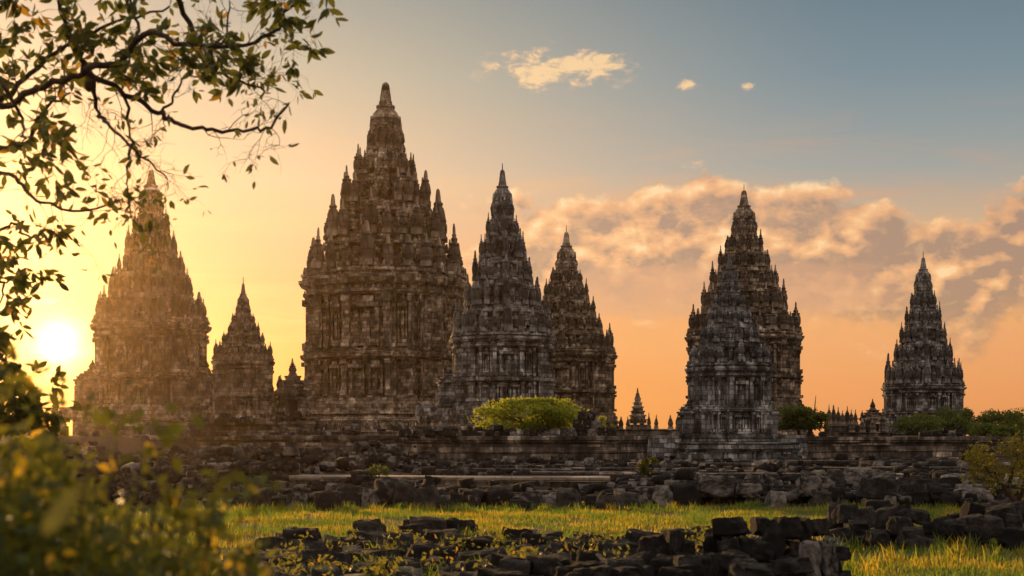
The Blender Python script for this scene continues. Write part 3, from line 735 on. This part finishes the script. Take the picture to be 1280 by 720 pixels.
def near_field():
    # row of single stones in front of the grass
    row = [(340, 672, 34, 22), (378, 662, 42, 26), (405, 690, 60, 30), (445, 664, 20, 14), (462, 650, 34, 20), (478, 668, 36, 20), (500, 668, 30, 26), (510, 650, 12, 12), (520, 656, 40, 18), (535, 648, 40, 22), (552, 664, 44, 20), (556, 650, 30, 18),
           (580, 650, 30, 14), (588, 672, 54, 26), (624, 676, 50, 20), (662, 668, 28, 26), (690, 672, 28, 22), (714, 676, 30, 22), (738, 668, 36, 24), (772, 678, 44, 22), (806, 664, 46, 24), (826, 676, 44, 22), (856, 664, 32, 20), (880, 658, 26, 20),
           (905, 660, 38, 18), (866, 682, 54, 20), (352, 694, 50, 24), (440, 692, 40, 20), (478, 688, 44, 24), (536, 682, 52, 26), (500, 700, 60, 22), (420, 674, 24, 16), (605, 690, 56, 24), (640, 692, 40, 20)]
    for (px, py, w, h) in row:                     # py: the top of the stone
        D = EYE * FPX / max(60, (py + h * 1.1 - 545)); D = min(32, max(19.5, D)); k = D / FPX
        x = pxx(px, D); z = hgt(x, D) - .06; hz = max(.18, pxz(py, D) - z)
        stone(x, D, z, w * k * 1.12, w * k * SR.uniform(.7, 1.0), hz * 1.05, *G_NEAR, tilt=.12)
    for _ in range(66):
        px = SR.uniform(325, 950); D = SR.uniform(17.5, 25.5); x = pxx(px, D); s = SR.uniform(.22, .5)
        stone(x, D, hgt(x, D) - .08, s * 1.3, s, s * SR.uniform(.6, .9), *G_NEAR, tilt=.3)
    # big heap: rough courses, higher to its end
    for c in range(4):
        for i in range(15):
            px = 690 + i * 25 + SR.uniform(-8, 8) + (c % 2) * 11; D = 15.6 + SR.uniform(-.25, .25) + .18 * c
            lim = 1 + (px > 800) + (px > 890) + .6 * (px > 930)
            if c > lim or px > 1045: continue
            x = pxx(px, D); z = hgt(x, D) - .05 + c * .235
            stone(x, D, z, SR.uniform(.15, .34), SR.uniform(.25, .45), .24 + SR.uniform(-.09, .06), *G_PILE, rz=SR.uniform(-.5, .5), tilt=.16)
    for (px, c) in ((1012, 0), (1012, 1), (1036, 0), (1034, 1), (1048, 0)):   # upright end stones
        D = 15.0; x = pxx(px, D); stone(x, D, hgt(x, D) - .05 + c * .34, .2, .32, .37, *G_PILE, rz=SR.uniform(-.1, .1), tilt=.05, pale=True)
    for i in range(24):
        px = SR.uniform(590, 1000); py = SR.uniform(694, 716) - (6 if px > 760 else 0); D = 13.4 + (716 - py) * .08; k = D / FPX; x = pxx(px, D); zt = pxz(py, D); t = SR.uniform(.14, .3)
        stone(x, D, zt - t, SR.uniform(.2, .45), SR.uniform(.25, .45), t, *G_FLAT, rz=SR.uniform(-.6, .6), tilt=.16)
    for i in range(8):
        px = SR.uniform(350, 600); D = SR.uniform(17.6, 18.8); x = pxx(px, D)
        stone(x, D, hgt(x, D) - .06, SR.uniform(.4, .7), SR.uniform(.35, .6), SR.uniform(.14, .26), *G_FLAT, rz=SR.uniform(-.4, .4), tilt=.08)
    # heap behind the lower grass
    for _ in range(58):
        px = SR.uniform(1045, 1285); D = SR.uniform(24.5, 29); x = pxx(px, D); s = SR.uniform(.22, .44)
        stone(x, D, hgt(x, D) - .08 + SR.choice((0, 0, .15, .3, .42)), s * 1.25, s * 1.05, s * SR.uniform(.7, 1.0), *G_RIGHT, tilt=.25)
    # squared blocks: broken low walls, far right
    for r, (D, a, b_, n, base) in enumerate(((41, 880, 1290, 17, 0), (44.5, 920, 1290, 15, .12), (48, 990, 1290, 13, .22))):
        for i in range(n):
            if SR.random() < .1: continue
            px = a + (b_ - a) * (i + SR.uniform(.2, .8)) / n; x = pxx(px, D + SR.uniform(-.8, .8)); w = SR.uniform(.5, 1.05)
            stone(x, D + SR.uniform(-.8, .8), hgt(x, D) - .05 + SR.choice((0, 0, 0, .32)), w, SR.uniform(.5, .8), SR.uniform(.36, .6), *G_WALL, rz=SR.uniform(-.15, .15), tilt=.05, pale=SR.random() < .6)
    # front of the rubble bank behind the grass
    for i in range(26):
        px = 300 + i * 23 + SR.uniform(-5, 5); D = 39 + SR.uniform(-.7, 2.5); x = pxx(px, D); s = SR.uniform(.34, .8)
        stone(x, D, hgt(x, D) - .1, s * SR.uniform(.8, 1.3), s, s * SR.uniform(.7, 1.25), *G_BANK, tilt=.22, pale=SR.random() < .3)
    # squared pier blocks by the bright tree
    for (px, c) in ((716, 0), (728, 0), (740, 0), (752, 0), (722, 1), (734, 1), (746, 1), (728, 2), (740, 2), (706, 0), (765, 0)):
        D = 95; x = pxx(px, D); stone(x, D + .4, 2.0 + c * .55, .60, .6, .58, *G_PIER, rz=SR.uniform(-.05, .05), tilt=.02, pale=True)
near_field()

def rubble():
    """everything smaller: thousands of fallen stones in banks below the terrace"""
    base = []
    for i in range(10):
        me = stone_mesh(200 + i, M_ROCKP, 2, .045)
        V = np.array([v.co for v in me.vertices]); F = np.array([p.vertices for p in me.polygons]); base.append((V, F)); bpy.data.meshes.remove(me)
    rng = np.random.default_rng(5); VV, FF, n = [], [], 0
    for k in range(9500):
        D = 40 + 52 * rng.random() ** 1.3; lim = .40 * D
        x = rng.uniform(-lim, lim)
        if D < 44 and -9.5 < x < 9 and D < 41: continue
        if 47.5 < D < 55 and pxx(358, D) < x < pxx(764, D) and rng.random() < .88: continue
        cl = mnoise.noise(Vector((x * .3, D * .3, 3)))
        if cl < -.25: continue
        if x > -5 and D > 50 and rng.random() < .5: continue
        if D > 82 and rng.random() < .5: continue
        s = (.11 + .30 * rng.random() ** 2.2) * (1.15 if D > 55 else 1) * (1 + .5 * cl)
        V, F = base[k % 10]
        a = rng.uniform(0, 6.28); t = rng.uniform(-.35, .35)
        M = np.array(Matrix.Rotation(a, 3, 'Z') @ Matrix.Rotation(t if k % 9 else 1.5, 3, 'X'))
        W = (V * np.array([s * 1.25, s, s * .75])) @ M.T
        z = hgt(x, D) + rng.uniform(-.05, .2) + max(0, cl + .1) * (1.3 if x < -5 else .7 if D < 50 else .4) * rng.random() ** 1.5
        VV.append(W + np.array([x, D, z + s * .2])); FF.append(F + n); n += len(V)
    tops = [(60, 512, 110.5, 1.98), (505, 770, 95.3, 1.95), (968, 1200, 103, 1.9), (245, 392, 122.5, 3.2)]
    for k in range(230):
        a, b_, D, z = tops[k % 4]; px = rng.uniform(a, b_)
        if mnoise.noise(Vector((px * .02, D, 5))) < -.05: continue
        D += (px - a) / (b_ - a) * (-4 if a == 60 else 5 if a == 968 else 0) + rng.uniform(.0, .9); V, F = base[k % 10]; sx, sz = rng.uniform(.3, .75), rng.uniform(.25, .6)
        M = np.array(Matrix.Rotation(rng.uniform(-.15, .15), 3, 'Z')); VV.append((V * np.array([sx, .5, sz])) @ M.T + np.array([pxx(px, D), D, z + sz * .45 + (.4 if rng.random() < .2 else 0)])); FF.append(F + n); n += len(V)
    for k in range(1500):
        px = rng.uniform(325, 1040); D = rng.uniform(16.5, 26.5); x = pxx(px, D); s = .06 + .3 * rng.random() ** 2; V, F = base[k % 10]
        M = np.array(Matrix.Rotation(rng.uniform(0, 6.28), 3, 'Z') @ Matrix.Rotation(rng.uniform(-.5, .5), 3, 'X'))
        VV.append((V * np.array([s * 1.3, s, s * .8])) @ M.T + np.array([x, D, hgt(x, D) + s * .25])); FF.append(F + n); n += len(V)
    tag(link('rubble', np_mesh('rubble', np.concatenate(VV), np.concatenate(FF), M_ROCKP, False)), 'banks of small fallen stones heaped below the terrace walls', 'rubble', None, 'stuff')
rubble()
def low_wall(label, pts, z1, thick=.7, top=None):
    cx = sum(p[0] for p in pts) / len(pts); cy = sum(p[1] for p in pts) / len(pts)
    root = empty('low_wall', (cx, cy, 0)); tag(root, label, 'wall', 'low ruined walls stepping down in front of the terrace')
    P = [(p[0] - cx, p[1] - cy) for p in pts]
    b = MB(); run_profile(b, P, [(0, -.5), (0, z1 - .16), (-thick, z1 - .16), (-thick, -.5)]); b.build('wall', M_WALL, root)
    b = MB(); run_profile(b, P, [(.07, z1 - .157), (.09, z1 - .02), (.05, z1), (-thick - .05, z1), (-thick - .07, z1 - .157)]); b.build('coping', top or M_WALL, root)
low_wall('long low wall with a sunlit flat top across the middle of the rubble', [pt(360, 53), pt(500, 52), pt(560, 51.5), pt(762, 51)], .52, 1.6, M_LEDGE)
LW = 'broken low wall of weathered blocks stepping down in front of the terrace'
WR = random.Random(8)
for (D, a, b_, zt) in ((49, 780, 1010, .40), (58, 520, 1270, .42), (66, 470, 1270, .50), (76, 420, 1270, .58)):
    px = a
    while px < b_:
        w = WR.uniform(70, 190); e = min(b_, px + w)
        d0 = D + WR.uniform(-1.2, 1.2); d1 = d0 + WR.uniform(-.3, .3)
        low_wall(LW, [pt(px, d0), pt(e, d1)], zt + WR.uniform(-.16, .14), WR.uniform(.7, 1.6))
        px = e + WR.choice((-8, 2, 4, 25))
# ------------------------------------------------------------------ plants
def leaf_cloud(P, N, size, rng, aspect=.45, bend=.25):
    """one small folded blade per point: P points, N preferred normals or None"""
    n = len(P)
    d = rng.normal(size=(n, 3)); 
    if N is not None: d = d * .8 + N
    d /= np.linalg.norm(d, axis=1)[:, None]
    r = rng.normal(size=(n, 3)); s = np.cross(d, r); s /= np.linalg.norm(s, axis=1)[:, None]; nn = np.cross(d, s)
    L = (size * rng.uniform(.65, 1.3, n))[:, None]; W = L * aspect
    V = np.empty((n, 6, 3))
    V[:, 0] = P; V[:, 1] = P + d * L * .42 + s * W * .5 + nn * L * bend * .3; V[:, 2] = P + d * L + nn * L * -bend * .3; V[:, 3] = P + d * L * .42 - s * W * .5 + nn * L * bend * .3
    V[:, 4] = P + d * L * .45 + nn * 0; V[:, 5] = P + d * L * .2
    i = np.arange(n)[:, None] * 6
    F = np.concatenate([i + np.array([[0, 1, 2, 4]]), i + np.array([[0, 4, 2, 3]])])
    return V.reshape(-1, 3), F
def crown_points(n, c, r, rng, lumps=14, flat=0.0, hollow=.55):
    """points spread in uneven lumps over an ellipsoid"""
    cs = []
    for _ in range(lumps):
        d = rng.normal(size=3); d /= np.linalg.norm(d); q = rng.uniform(.45, .85)
        cs.append((d * q, rng.uniform(.20, .42)))
    P = np.empty((n, 3)); N = np.empty((n, 3)); k = rng.integers(0, lumps, n)
    d = rng.normal(size=(n, 3)); d /= np.linalg.norm(d, axis=1)[:, None]
    rr = (hollow + (1 - hollow) * rng.random(n)) [:, None]
    for j in range(lumps):
        m = k == j; P[m] = cs[j][0] + d[m] * rr[m] * cs[j][1]
    P[:, 2] = np.maximum(P[:, 2], -.55 + .1 * rng.random(n))
    if flat: P[:, 2] = np.minimum(P[:, 2], flat + .09 * rng.random(n))
    m = rng.random(n) < .07; P[m] *= (1 + .22 * rng.random(m.sum()))[:, None]
    N = P / (np.linalg.norm(P, axis=1)[:, None] + 1e-6)
    return P * np.array(r) + np.array(c), N
def tree(name, label, cat, loc, crown_c, crown_r, n, size, mat, seed, stems=3, flat=0.0, lumps=14, group=None, aspect=.5, trunk_r=.14):
    rng = np.random.default_rng(seed); root = empty(name, loc); tag(root, label, cat, group)
    P, N = crown_points(n, crown_c, crown_r, rng, lumps, flat)
    V, F = leaf_cloud(P, N, size, rng, aspect)
    link('crown', np_mesh('crown', V, F, mat), root)
    b = MB()
    for k in range(stems):
        a = rng.uniform(0, 6.28); q = Vector((math.cos(a) * crown_r[0] * .5, math.sin(a) * crown_r[1] * .5, crown_c[2] + crown_r[2] * rng.uniform(0, .4))) + Vector((crown_c[0], crown_c[1], 0))
        p0 = Vector((math.cos(a) * trunk_r, math.sin(a) * trunk_r, -.3)); mid = p0.lerp(q, .45) + Vector((0, 0, .25 * crown_c[2]))
        b.tube([p0, p0.lerp(mid, .5), mid, q], [trunk_r, trunk_r * .8, trunk_r * .6, trunk_r * .2], 7)
        for _ in range(3):
            e = q + Vector(rng.normal(size=3)) * crown_r[2] * .5; b.tube([mid, mid.lerp(e, .5), e], [trunk_r * .4, trunk_r * .25, .02], 5)
    b.build('trunk', M_BARK, root, smooth=True)
    return root
def at(px, D, z): return (pxx(px, D), D, z)
tree('clipped_tree', 'broad flat-topped bright green tree on the terrace before the slim tower', 'tree', at(662, 98, 1.9), (0, 0, 1.50), (3.75, 2.4, 1.5), 9000, .24, M_FICUS, 2, 5, .62, 46)
tree('round_tree', 'dark round-topped green tree beside the smaller grey tower', 'tree', at(1006, 100, 1.8), (0, 0, 1.4), (2.3, 1.8, 1.15), 6000, .22, M_FAR, 3, 4, 0, 16)
for i, (px, D, w, hh, zz) in enumerate(((1150, 130, 2.6, 1.2, 1.9), (1192, 136, 2.2, 1.7, 1.9), (1216, 150, 3.0, 1.6, 2.0), (1252, 140, 3.0, 1.4, 2.0), (1290, 146, 3.4, 1.6, 2.0), (1240, 120, 2.4, 1.0, 1.4), (1285, 122, 2.6, 1.2, 1.4))):
    tree('bushy_tree', 'low dark bushy tree in the line of trees at the end of the terrace', 'tree', at(px, D, zz), (0, 0, hh * .8), (w, w * .8, hh), 2600, .30, M_FAR, 30 + i, 3, 0, 18, 'low trees at the end of the terrace')
tree('little_shrub', 'little yellow-green bush growing out of the rubble before the projecting terrace', 'bush', at(810, 56, .5), (0, 0, .3), (.42, .4, .34), 500, .14, M_BUSH, 50, 2, 0, 6, trunk_r=.03)
tree('little_shrub', 'little bush sprouting on top of the ruined pier', 'bush', at(757, 96, 2.5), (0, 0, .3), (.7, .6, .6), 500, .16, M_FICUS, 51, 2, 0, 6, trunk_r=.03)
tree('little_shrub', 'little green bush in the dark rubble below the tallest tower', 'bush', at(472, 52, .5), (0, 0, .2), (.4, .35, .25), 350, .14, M_FAR, 52, 2, 0, 6, trunk_r=.03)
def conifer():
    rng = np.random.default_rng(9); root = empty('cypress_tree', at(69, 150, 1.8)); tag(root, 'narrow dark cypress between the sun and the golden-hazed tower', 'tree')
    n = 1500; h = rng.random(n); a = rng.uniform(0, 6.28, n); r = .62 * (1 - h) ** .8 * np.sqrt(rng.random(n)) + .03
    P = np.stack([r * np.cos(a), r * np.sin(a), .3 + h * 3.9], 1); V, F = leaf_cloud(P, np.tile([0, 0, .8], (n, 1)), .3, rng)
    link('crown', np_mesh('crown', V, F, M_FAR), root)
    b = MB(); b.tube([(0, 0, -.3), (0, 0, 3)], [.1, .03]); b.build('trunk', M_BARK, root)
conifer()

def leaning_tree():
    D = 33; rng = np.random.default_rng(14); rr = random.Random(14)
    root = empty('leaning_tree', at(1276, D, 0)); tag(root, 'small leaning tree with golden-edged leaves at the end of the rubble', 'tree')
    o = Vector(root.location)
    def W(px, py, dy=0.0): return Vector((pxx(px, D), D + dy, pxz(py, D))) - o
    b = MB(); b.tube([W(1278, 668), W(1272, 632), W(1258, 612), W(1240, 594), W(1228, 578)], [.10, .085, .06, .04, .02], 7)
    b.tube([W(1270, 630), W(1284, 604), W(1296, 580)], [.06, .045, .02], 6); b.tube([W(1258, 612), W(1266, 590), W(1274, 566)], [.045, .03, .015], 6); b.tube([W(1248, 602), W(1226, 600), W(1212, 590)], [.03, .02, .01], 5)
    b.build('trunk', M_BARK, root, smooth=True)
    Ps = []
    for (px, py, r, n) in ((1212, 572, 14, 150), (1228, 566, 14, 140), (1222, 590, 15, 150), (1244, 584, 16, 170), (1262, 590, 18, 170), (1278, 570, 16, 170), (1272, 552, 12, 90), (1292, 590, 22, 240), (1236, 604, 13, 90), (1290, 556, 14, 120), (1256, 562, 12, 90), (1284, 620, 14, 110)):
        c = np.array(W(px, py, rr.uniform(-.25, .25))); Ps.append(c + rng.normal(size=(n, 3)) * r / FPX * D * .5)
    V, F = leaf_cloud(np.concatenate(Ps), None, .105, rng, .5); link('crown', np_mesh('crown', V, F, M_GOLD), root)
leaning_tree()

# grass
def grass_blades(pts, hts, wid, rng, lean=.35):
    n = len(pts); a = rng.uniform(0, 6.28, n); c, s = np.cos(a), np.sin(a); la = rng.uniform(0, 6.28, n); L = hts * lean * rng.uniform(.2, 1.3, n)
    side = np.stack([c, s, 0 * c], 1) * (wid * rng.uniform(.6, 1.3, n))[:, None]; ln = np.stack([np.cos(la) * L, np.sin(la) * L, 0 * L], 1); up = np.stack([0 * hts, 0 * hts, hts], 1)
    V = np.empty((n, 6, 3)); V[:, 0] = pts - side; V[:, 1] = pts + side; V[:, 2] = pts + side * .75 + up * .55 + ln * .3; V[:, 3] = pts - side * .75 + up * .55 + ln * .3; V[:, 4] = pts + side * .1 + up + ln; V[:, 5] = pts - side * .1 + up + ln
    i = np.arange(n)[:, None] * 6
    return V.reshape(-1, 3), np.concatenate([i + np.array([[0, 1, 2, 3]]), i + np.array([[3, 2, 4, 5]])])
def build_grass():
    rng = np.random.default_rng(3); P, Hs = [], []
    while len(P) < 62000:
        D = 15.5 + 27.5 * rng.random() ** .8; x = rng.uniform(-.37, .40) * D
        cl = .5 + .5 * mnoise.noise(Vector((x * .5, D * .35, 1)))
        if D < 25.5 and x < 5.2 * D / 22 and rng.random() < .90: continue
        if 25.5 < D < 31 and x > 6 and rng.random() < .6: continue
        if D > 39.5 and rng.random() < .5: continue
        if rng.random() > .35 + .65 * cl: continue
        if mnoise.noise(Vector((x * .9, D * .5, 11))) < -.22 and rng.random() < .85: continue
        P.append((x, D, hgt(x, D) - .02)); Hs.append((.10 + .16 * cl * rng.random() + (.22 * rng.random() if rng.random() < .05 else 0) + .05 * rng.random()) * (.66 if D > 30 else .72))
    V, F = grass_blades(np.array(P), np.array(Hs), .011, rng)
    tag(link('grass', np_mesh('grass', V, F, M_GRASS)), 'sunlit meadow grass between the near stones and the rubble bank', 'grass', None, 'stuff')
    P, Hs = [], []
    for _ in range(150):                          # taller tussocks
        D = rng.choice([rng.uniform(37, 39.5), rng.uniform(18, 26)]); x = rng.uniform(-.24, .38) * D
        if D < 27 and x < 4.6: 
            if rng.random() < .5: continue
        for _ in range(26): P.append((x + rng.normal() * .09, D + rng.normal() * .09, hgt(x, D) - .02)); Hs.append(rng.uniform(.14, .30) if D > 30 else rng.uniform(.16, .38))
    V, F = grass_blades(np.array(P), np.array(Hs), .012, rng, .5)
    tag(link('tall_grass', np_mesh('tall_grass', V, F, M_GRASS)), 'taller pale tussocks of grass along the stones', 'grass', None, 'stuff')
    P = []
    for _ in range(70):
        px = rng.uniform(340, 960); D = rng.uniform(16.5, 24); x = pxx(px, D); n = int(rng.uniform(20, 60)); hh = rng.uniform(.15, .5)
        P.append(np.array((x, D, hgt(x, D))) + np.stack([rng.normal(size=n) * .12, rng.normal(size=n) * .12, rng.random(n) * hh + .04], 1))
    V, F = leaf_cloud(np.concatenate(P), None, .09, rng, .5)
    tag(link('weeds', np_mesh('weeds', V, F, M_WEED)), 'leafy weeds growing between the near stones', 'weeds', None, 'stuff')
build_grass()

# near shrub, out of focus
def near_shrub():
    rng = np.random.default_rng(6); root = empty('leafy_shrub', (-1.0, 2.9, 0)); tag(root, 'blurred leafy shrub with glowing yellow leaves closest to the viewer', 'shrub')
    o = np.array(root.location); P = []
    tops = [(-80, 490), (0, 515), (40, 535), (60, 538), (110, 560), (160, 585), (200, 598), (250, 628), (300, 652), (335, 685), (350, 730)]
    tx, ty = [t[0] for t in tops], [t[1] for t in tops]
    while len(P) < 8600:
        D = rng.uniform(2.9, 4.6); px = rng.uniform(-120, 345); lim = np.interp(px, tx, ty) + 26 * mnoise.noise(Vector((px * .02, D * 2, 0)))
        py = lim + 250 * rng.random() ** .8
        q = np.array((pxx(px, D), D, pxz(py, D)))
        if mnoise.noise(Vector(q) * 5.0) < .30 - (py - lim) / 260: continue
        P.append(q)
    sprigs = []
    for (px, py, D, n) in ((230, 640, 3.2, 14), (322, 625, 2.9, 8), (205, 545, 3.4, 16), (150, 520, 3.6, 16), (60, 500, 3.5, 16), (110, 560, 3.0, 12), (270, 610, 3.2, 16), (185, 520, 3.2, 6), (20, 480, 3.2, 30)):
        c = np.array((pxx(px, D), D, pxz(py, D)))
        for _ in range(n): P.append(c + rng.normal(size=3) * np.array([.032, .04, .032]))
        sprigs.append(c)
    V, F = leaf_cloud(np.array(P) - o, None, .046, rng, .5); link('foliage', np_mesh('foliage', V, F, M_BUSH), root)
    for (px, py, D, L, ang) in ((52, 668, 1.7, .075, .95), (325, 612, 2.4, .036, 1.3)):    # two leaves right before the lens
        c = Vector((pxx(px, D), D, pxz(py, D))) - Vector(o); d = Vector((math.cos(ang), .15, math.sin(ang))); s = Vector((-math.sin(ang), .3, math.cos(ang))).normalized()
        b = MB(); ring = []
        for t in range(9):
            u = t / 8; wv = math.sin(math.pi * u ** .8) * L * .2
            ring.append([c + d * L * u + s * wv + Vector((0, .01 * math.sin(u * 3), 0)), c + d * L * u - s * wv])
        vs = [p for r_ in ring for p in r_]; b.add(vs, [(2 * i, 2 * i + 1, 2 * i + 3, 2 * i + 2) for i in range(8)])
        lf = b.build('leaf', M_BUSH, root); lf['label'] = 'single large glowing yellow leaf'
    for k in range(16):
        D = rng.uniform(3.0, 4.4); px = rng.uniform(-60, 320); py = np.interp(px, tx, ty) + rng.uniform(10, 80)
        e = Vector((pxx(px, D), D, pxz(py, D))) - Vector(o); s = Vector((rng.uniform(-.25, .25), rng.uniform(-.25, .25), -.05))
        b = MB(); m = s.lerp(e, .5) + Vector((rng.uniform(-.08, .08), 0, .12)); b.tube([s, s.lerp(m, .5), m, m.lerp(e, .6), e], [.016, .014, .010, .006, .003], 5); b.build('stem', M_BARK, root)
    for c in sprigs:
        e = Vector(c - o); b = MB(); b.tube([e + Vector((-.06, .03, -.3)), e + Vector((-.02, .01, -.14)), e], [.004, .003, .002], 4); b.build('stem', M_BARK, root)
near_shrub()

# overhanging tree
def overhanging_tree():
    D0 = 12.0; rr = random.Random(31); rng = np.random.default_rng(31); k = D0 / FPX
    root = empty('overhanging_tree', (-7.0, 12.4, 0)); tag(root, 'tree reaching in from the side with bare twigs and dangling leaves against the sky', 'tree')
    o = Vector(root.location)
    def W(px, py, dy=0.0): return Vector((pxx(px, D0), D0 + dy, pxz(py, D0))) - o
    b = MB(); b.tube([(0, 0, -.3), (.05, 0, 1.5), (.0, -.1, 3.2), (.3, -.2, 5.0), (.2, -.2, 7.2)], [.30, .24, .21, .16, .08], 10); b.build('trunk', M_BARK, root, smooth=True)
    trunk_pt = lambda z: Vector((.1, -.12, z))
    limbs = [  # (points in the view plane, start radius px, depth shift, leafiness, joins trunk at)
        ([(-70, 150), (0, 122), (60, 108), (118, 102), (152, 112), (190, 134), (228, 160), (262, 168), (300, 156), (336, 152), (366, 138)], 4.6, 0, .10, 3.9),
        ([(104, 104), (84, 62), (74, 22), (66, -50)], 5.0, .2, 1.2, None),
        ([(118, 100), (150, 80), (196, 58), (236, 72), (286, 66), (338, 50), (372, 30), (398, 18)], 4.0, -.3, .55, None),
        ([(206, -30), (222, 18), (240, 50), (262, 84), (292, 86), (318, 96)], 3.5, .3, .45, None),
        ([(126, 106), (122, 140), (150, 168), (186, 200), (212, 226)], 2.6, -.2, .12, None),
        ([(-70, 190), (0, 160), (36, 130), (80, 110)], 4.5, .4, .8, 3.4),
        ([(-60, 120), (0, 64), (60, 40), (130, 20), (190, -20)], 4.2, .5, 1.5, 4.3),
        ([(-60, 60), (10, 14), (60, -10), (100, -40)], 4.0, -.4, 1.6, 4.8),
        ([(30, 124), (40, 158), (58, 182), (66, 200)], 2.2, -.5, .6, None),
        ([(-70, 240), (-10, 214), (36, 236), (70, 262), (112, 262), (150, 246)], 3.2, -.1, .5, 3.2),
        ([(150, 112), (150, 160), (160, 200), (164, 240), (156, 268)], 1.8, .1, .3, None),
        ([(-60, 300), (-8, 270), (26, 290), (60, 300)], 2.6, .2, .9, 3.0),
        ([(-50, 360), (-6, 350), (16, 372), (10, 410)], 2.2, -.2, 1.0, 2.7),
        ([(-60, 440), (-14, 420), (16, 436), (34, 462)], 2.4, -.3, 1.8, 2.4),
        ([(-60, 500), (-10, 480), (20, 490), (44, 506)], 2.4, .1, 1.8, 2.1),
        ([(236, 60), (262, 30), (280, -10)], 2.0, .3, .3, None),
        ([(180, 64), (170, 24), (160, -30)], 2.4, -.3, 1.6, None),
        ([(192, 134), (200, 110), (222, 96), (250, 92)], 1.6, .2, .2, None)]
    leaves = []
    def spline(pts, n=5):
        out = []
        for i in range(len(pts) - 1):
            p0, p1, p2, p3 = pts[max(i - 1, 0)], pts[i], pts[i + 1], pts[min(i + 2, len(pts) - 1)]
            for j in range(n):
                t = j / n; out.append(.5 * ((2 * p1) + (p2 - p0) * t + (2 * p0 - 5 * p1 + 4 * p2 - p3) * t * t + (3 * p1 - p0 - 3 * p2 + p3) * t ** 3))
        return out + [pts[-1]]
    def whorl(p, d, n, sz):
        for _ in range(n):
            v = Vector((rr.gauss(0, .55), rr.gauss(0, .45), rr.gauss(-.25, .5))) + d * .7
            leaves.append((p + v * .01, v.normalized(), sz * rr.uniform(.7, 1.25)))
    def twig(b, p, d, L, r, lvl, leafy):
        pts = [p]; n = 5; q = p.copy(); dd = d.copy()
        for i in range(n):
            dd = (dd + Vector((rr.gauss(0, .28), rr.gauss(0, .2), rr.gauss(-.04, .28)))).normalized(); q = q + dd * L / n; pts.append(q.copy())
        b.tube(pts, [r * (1 - .75 * i / n) for i in range(n + 1)], 4)
        for i in range(1, n + 1):
            if lvl < 2 and rr.random() < .62:
                nd = (dd + Vector((rr.gauss(0, .8), rr.gauss(0, .4), rr.gauss(0, .8)))).normalized(); twig(b, pts[i], nd, L * rr.uniform(.4, .75), r * .6, lvl + 1, leafy)
            if rr.random() < .15 * leafy: whorl(pts[i], dd, rr.choice((1, 1, 2)), .115)
        if rr.random() < min(.8, .25 + .3 * leafy): whorl(q, dd, rr.choice((2, 3, 4)) if leafy > .5 else rr.choice((0, 1, 2)), .125 if leafy > .5 else .07)
    for (pts, r0, dy, leafy, tz) in limbs:
        P = [W(px, py, dy + .25 * math.sin(i * 1.7)) for i, (px, py) in enumerate(pts)]
        if tz: P = [trunk_pt(tz)] + P
        S = spline(P); n = len(S); b = MB()
        S = [s + Vector((rr.gauss(0, .012), 0, rr.gauss(0, .012))) if 0 < i < n - 1 else s for i, s in enumerate(S)]
        b.tube(S, [(r0 * (1 - .8 * i / (n - 1))) * k + .003 for i in range(n)], 7)
        for i in range(6 if tz else 3, n):
            if rr.random() < .45:
                t = (S[min(i + 1, n - 1)] - S[i - 1]).normalized(); sd = t.cross(Vector((0, 1, 0))) * rr.choice((-1, 1))
                d = (t * .6 + sd * rr.uniform(.4, 1.0) + Vector((0, rr.gauss(0, .4), -.1))).normalized()
                twig(b, S[i], d, rr.uniform(.22, .55), max(.0035, r0 * k * .25 * (1 - .5 * i / n)), 0, leafy)
        whorl(S[-1], (S[-1] - S[-2]).normalized(), int(2 + 4 * min(1, leafy)), .115)
        b.build('branch', M_BARK, root, smooth=True)
    n = len(leaves); V = np.empty((n, 10, 3)); F = []
    for i, (p, d, L) in enumerate(leaves):
        s = d.cross(Vector((rr.gauss(0, 1), rr.gauss(0, 1), rr.gauss(0, 1)))).normalized(); u = d.cross(s); w = L * .19; cv = rr.uniform(-.12, .12)
        row = [p, p + d * L * .1]
        for t, ww in ((.32, .9), (.58, 1.0), (.82, .55)):
            m = p + d * L * t + u * L * cv * t * t * 2; row += [m + s * w * ww + u * w * .25, m - s * w * ww + u * w * .25]
        row += [p + d * L + u * L * cv * 2, p + d * L * .5 + u * L * cv * .5]
        V[i] = [tuple(a) for a in row]; j = i * 10
        F += [(j, j + 3, j + 2, j + 1), (j + 3, j + 5, j + 4, j + 2), (j + 5, j + 7, j + 6, j + 4), (j + 6, j + 7, j + 8, j + 8)]
    me = bpy.data.meshes.new('foliage'); me.from_pydata(V.reshape(-1, 3).tolist(), [], [tuple(dict.fromkeys(f)) for f in F]); me.materials.append(M_LEAF); me.update()
    link('foliage', me, root)
overhanging_tree()

# ------------------------------------------------------------------ evening haze
def haze():
    m, T = new_mat('evening_haze')
    pv = T.new('ShaderNodeVolumePrincipled'); pv.inputs['Color'].default_value = (1.0, .72, .40, 1); pv.inputs['Density'].default_value = .000105; pv.inputs['Anisotropy'].default_value = .90
    T.put(T.new('ShaderNodeOutputMaterial').inputs[1], pv.outputs[0])
    b = MB(); b.box((0, 350, 33), 1840, 1340, 72); tag(b.build('haze', m), kind='stuff')
haze()
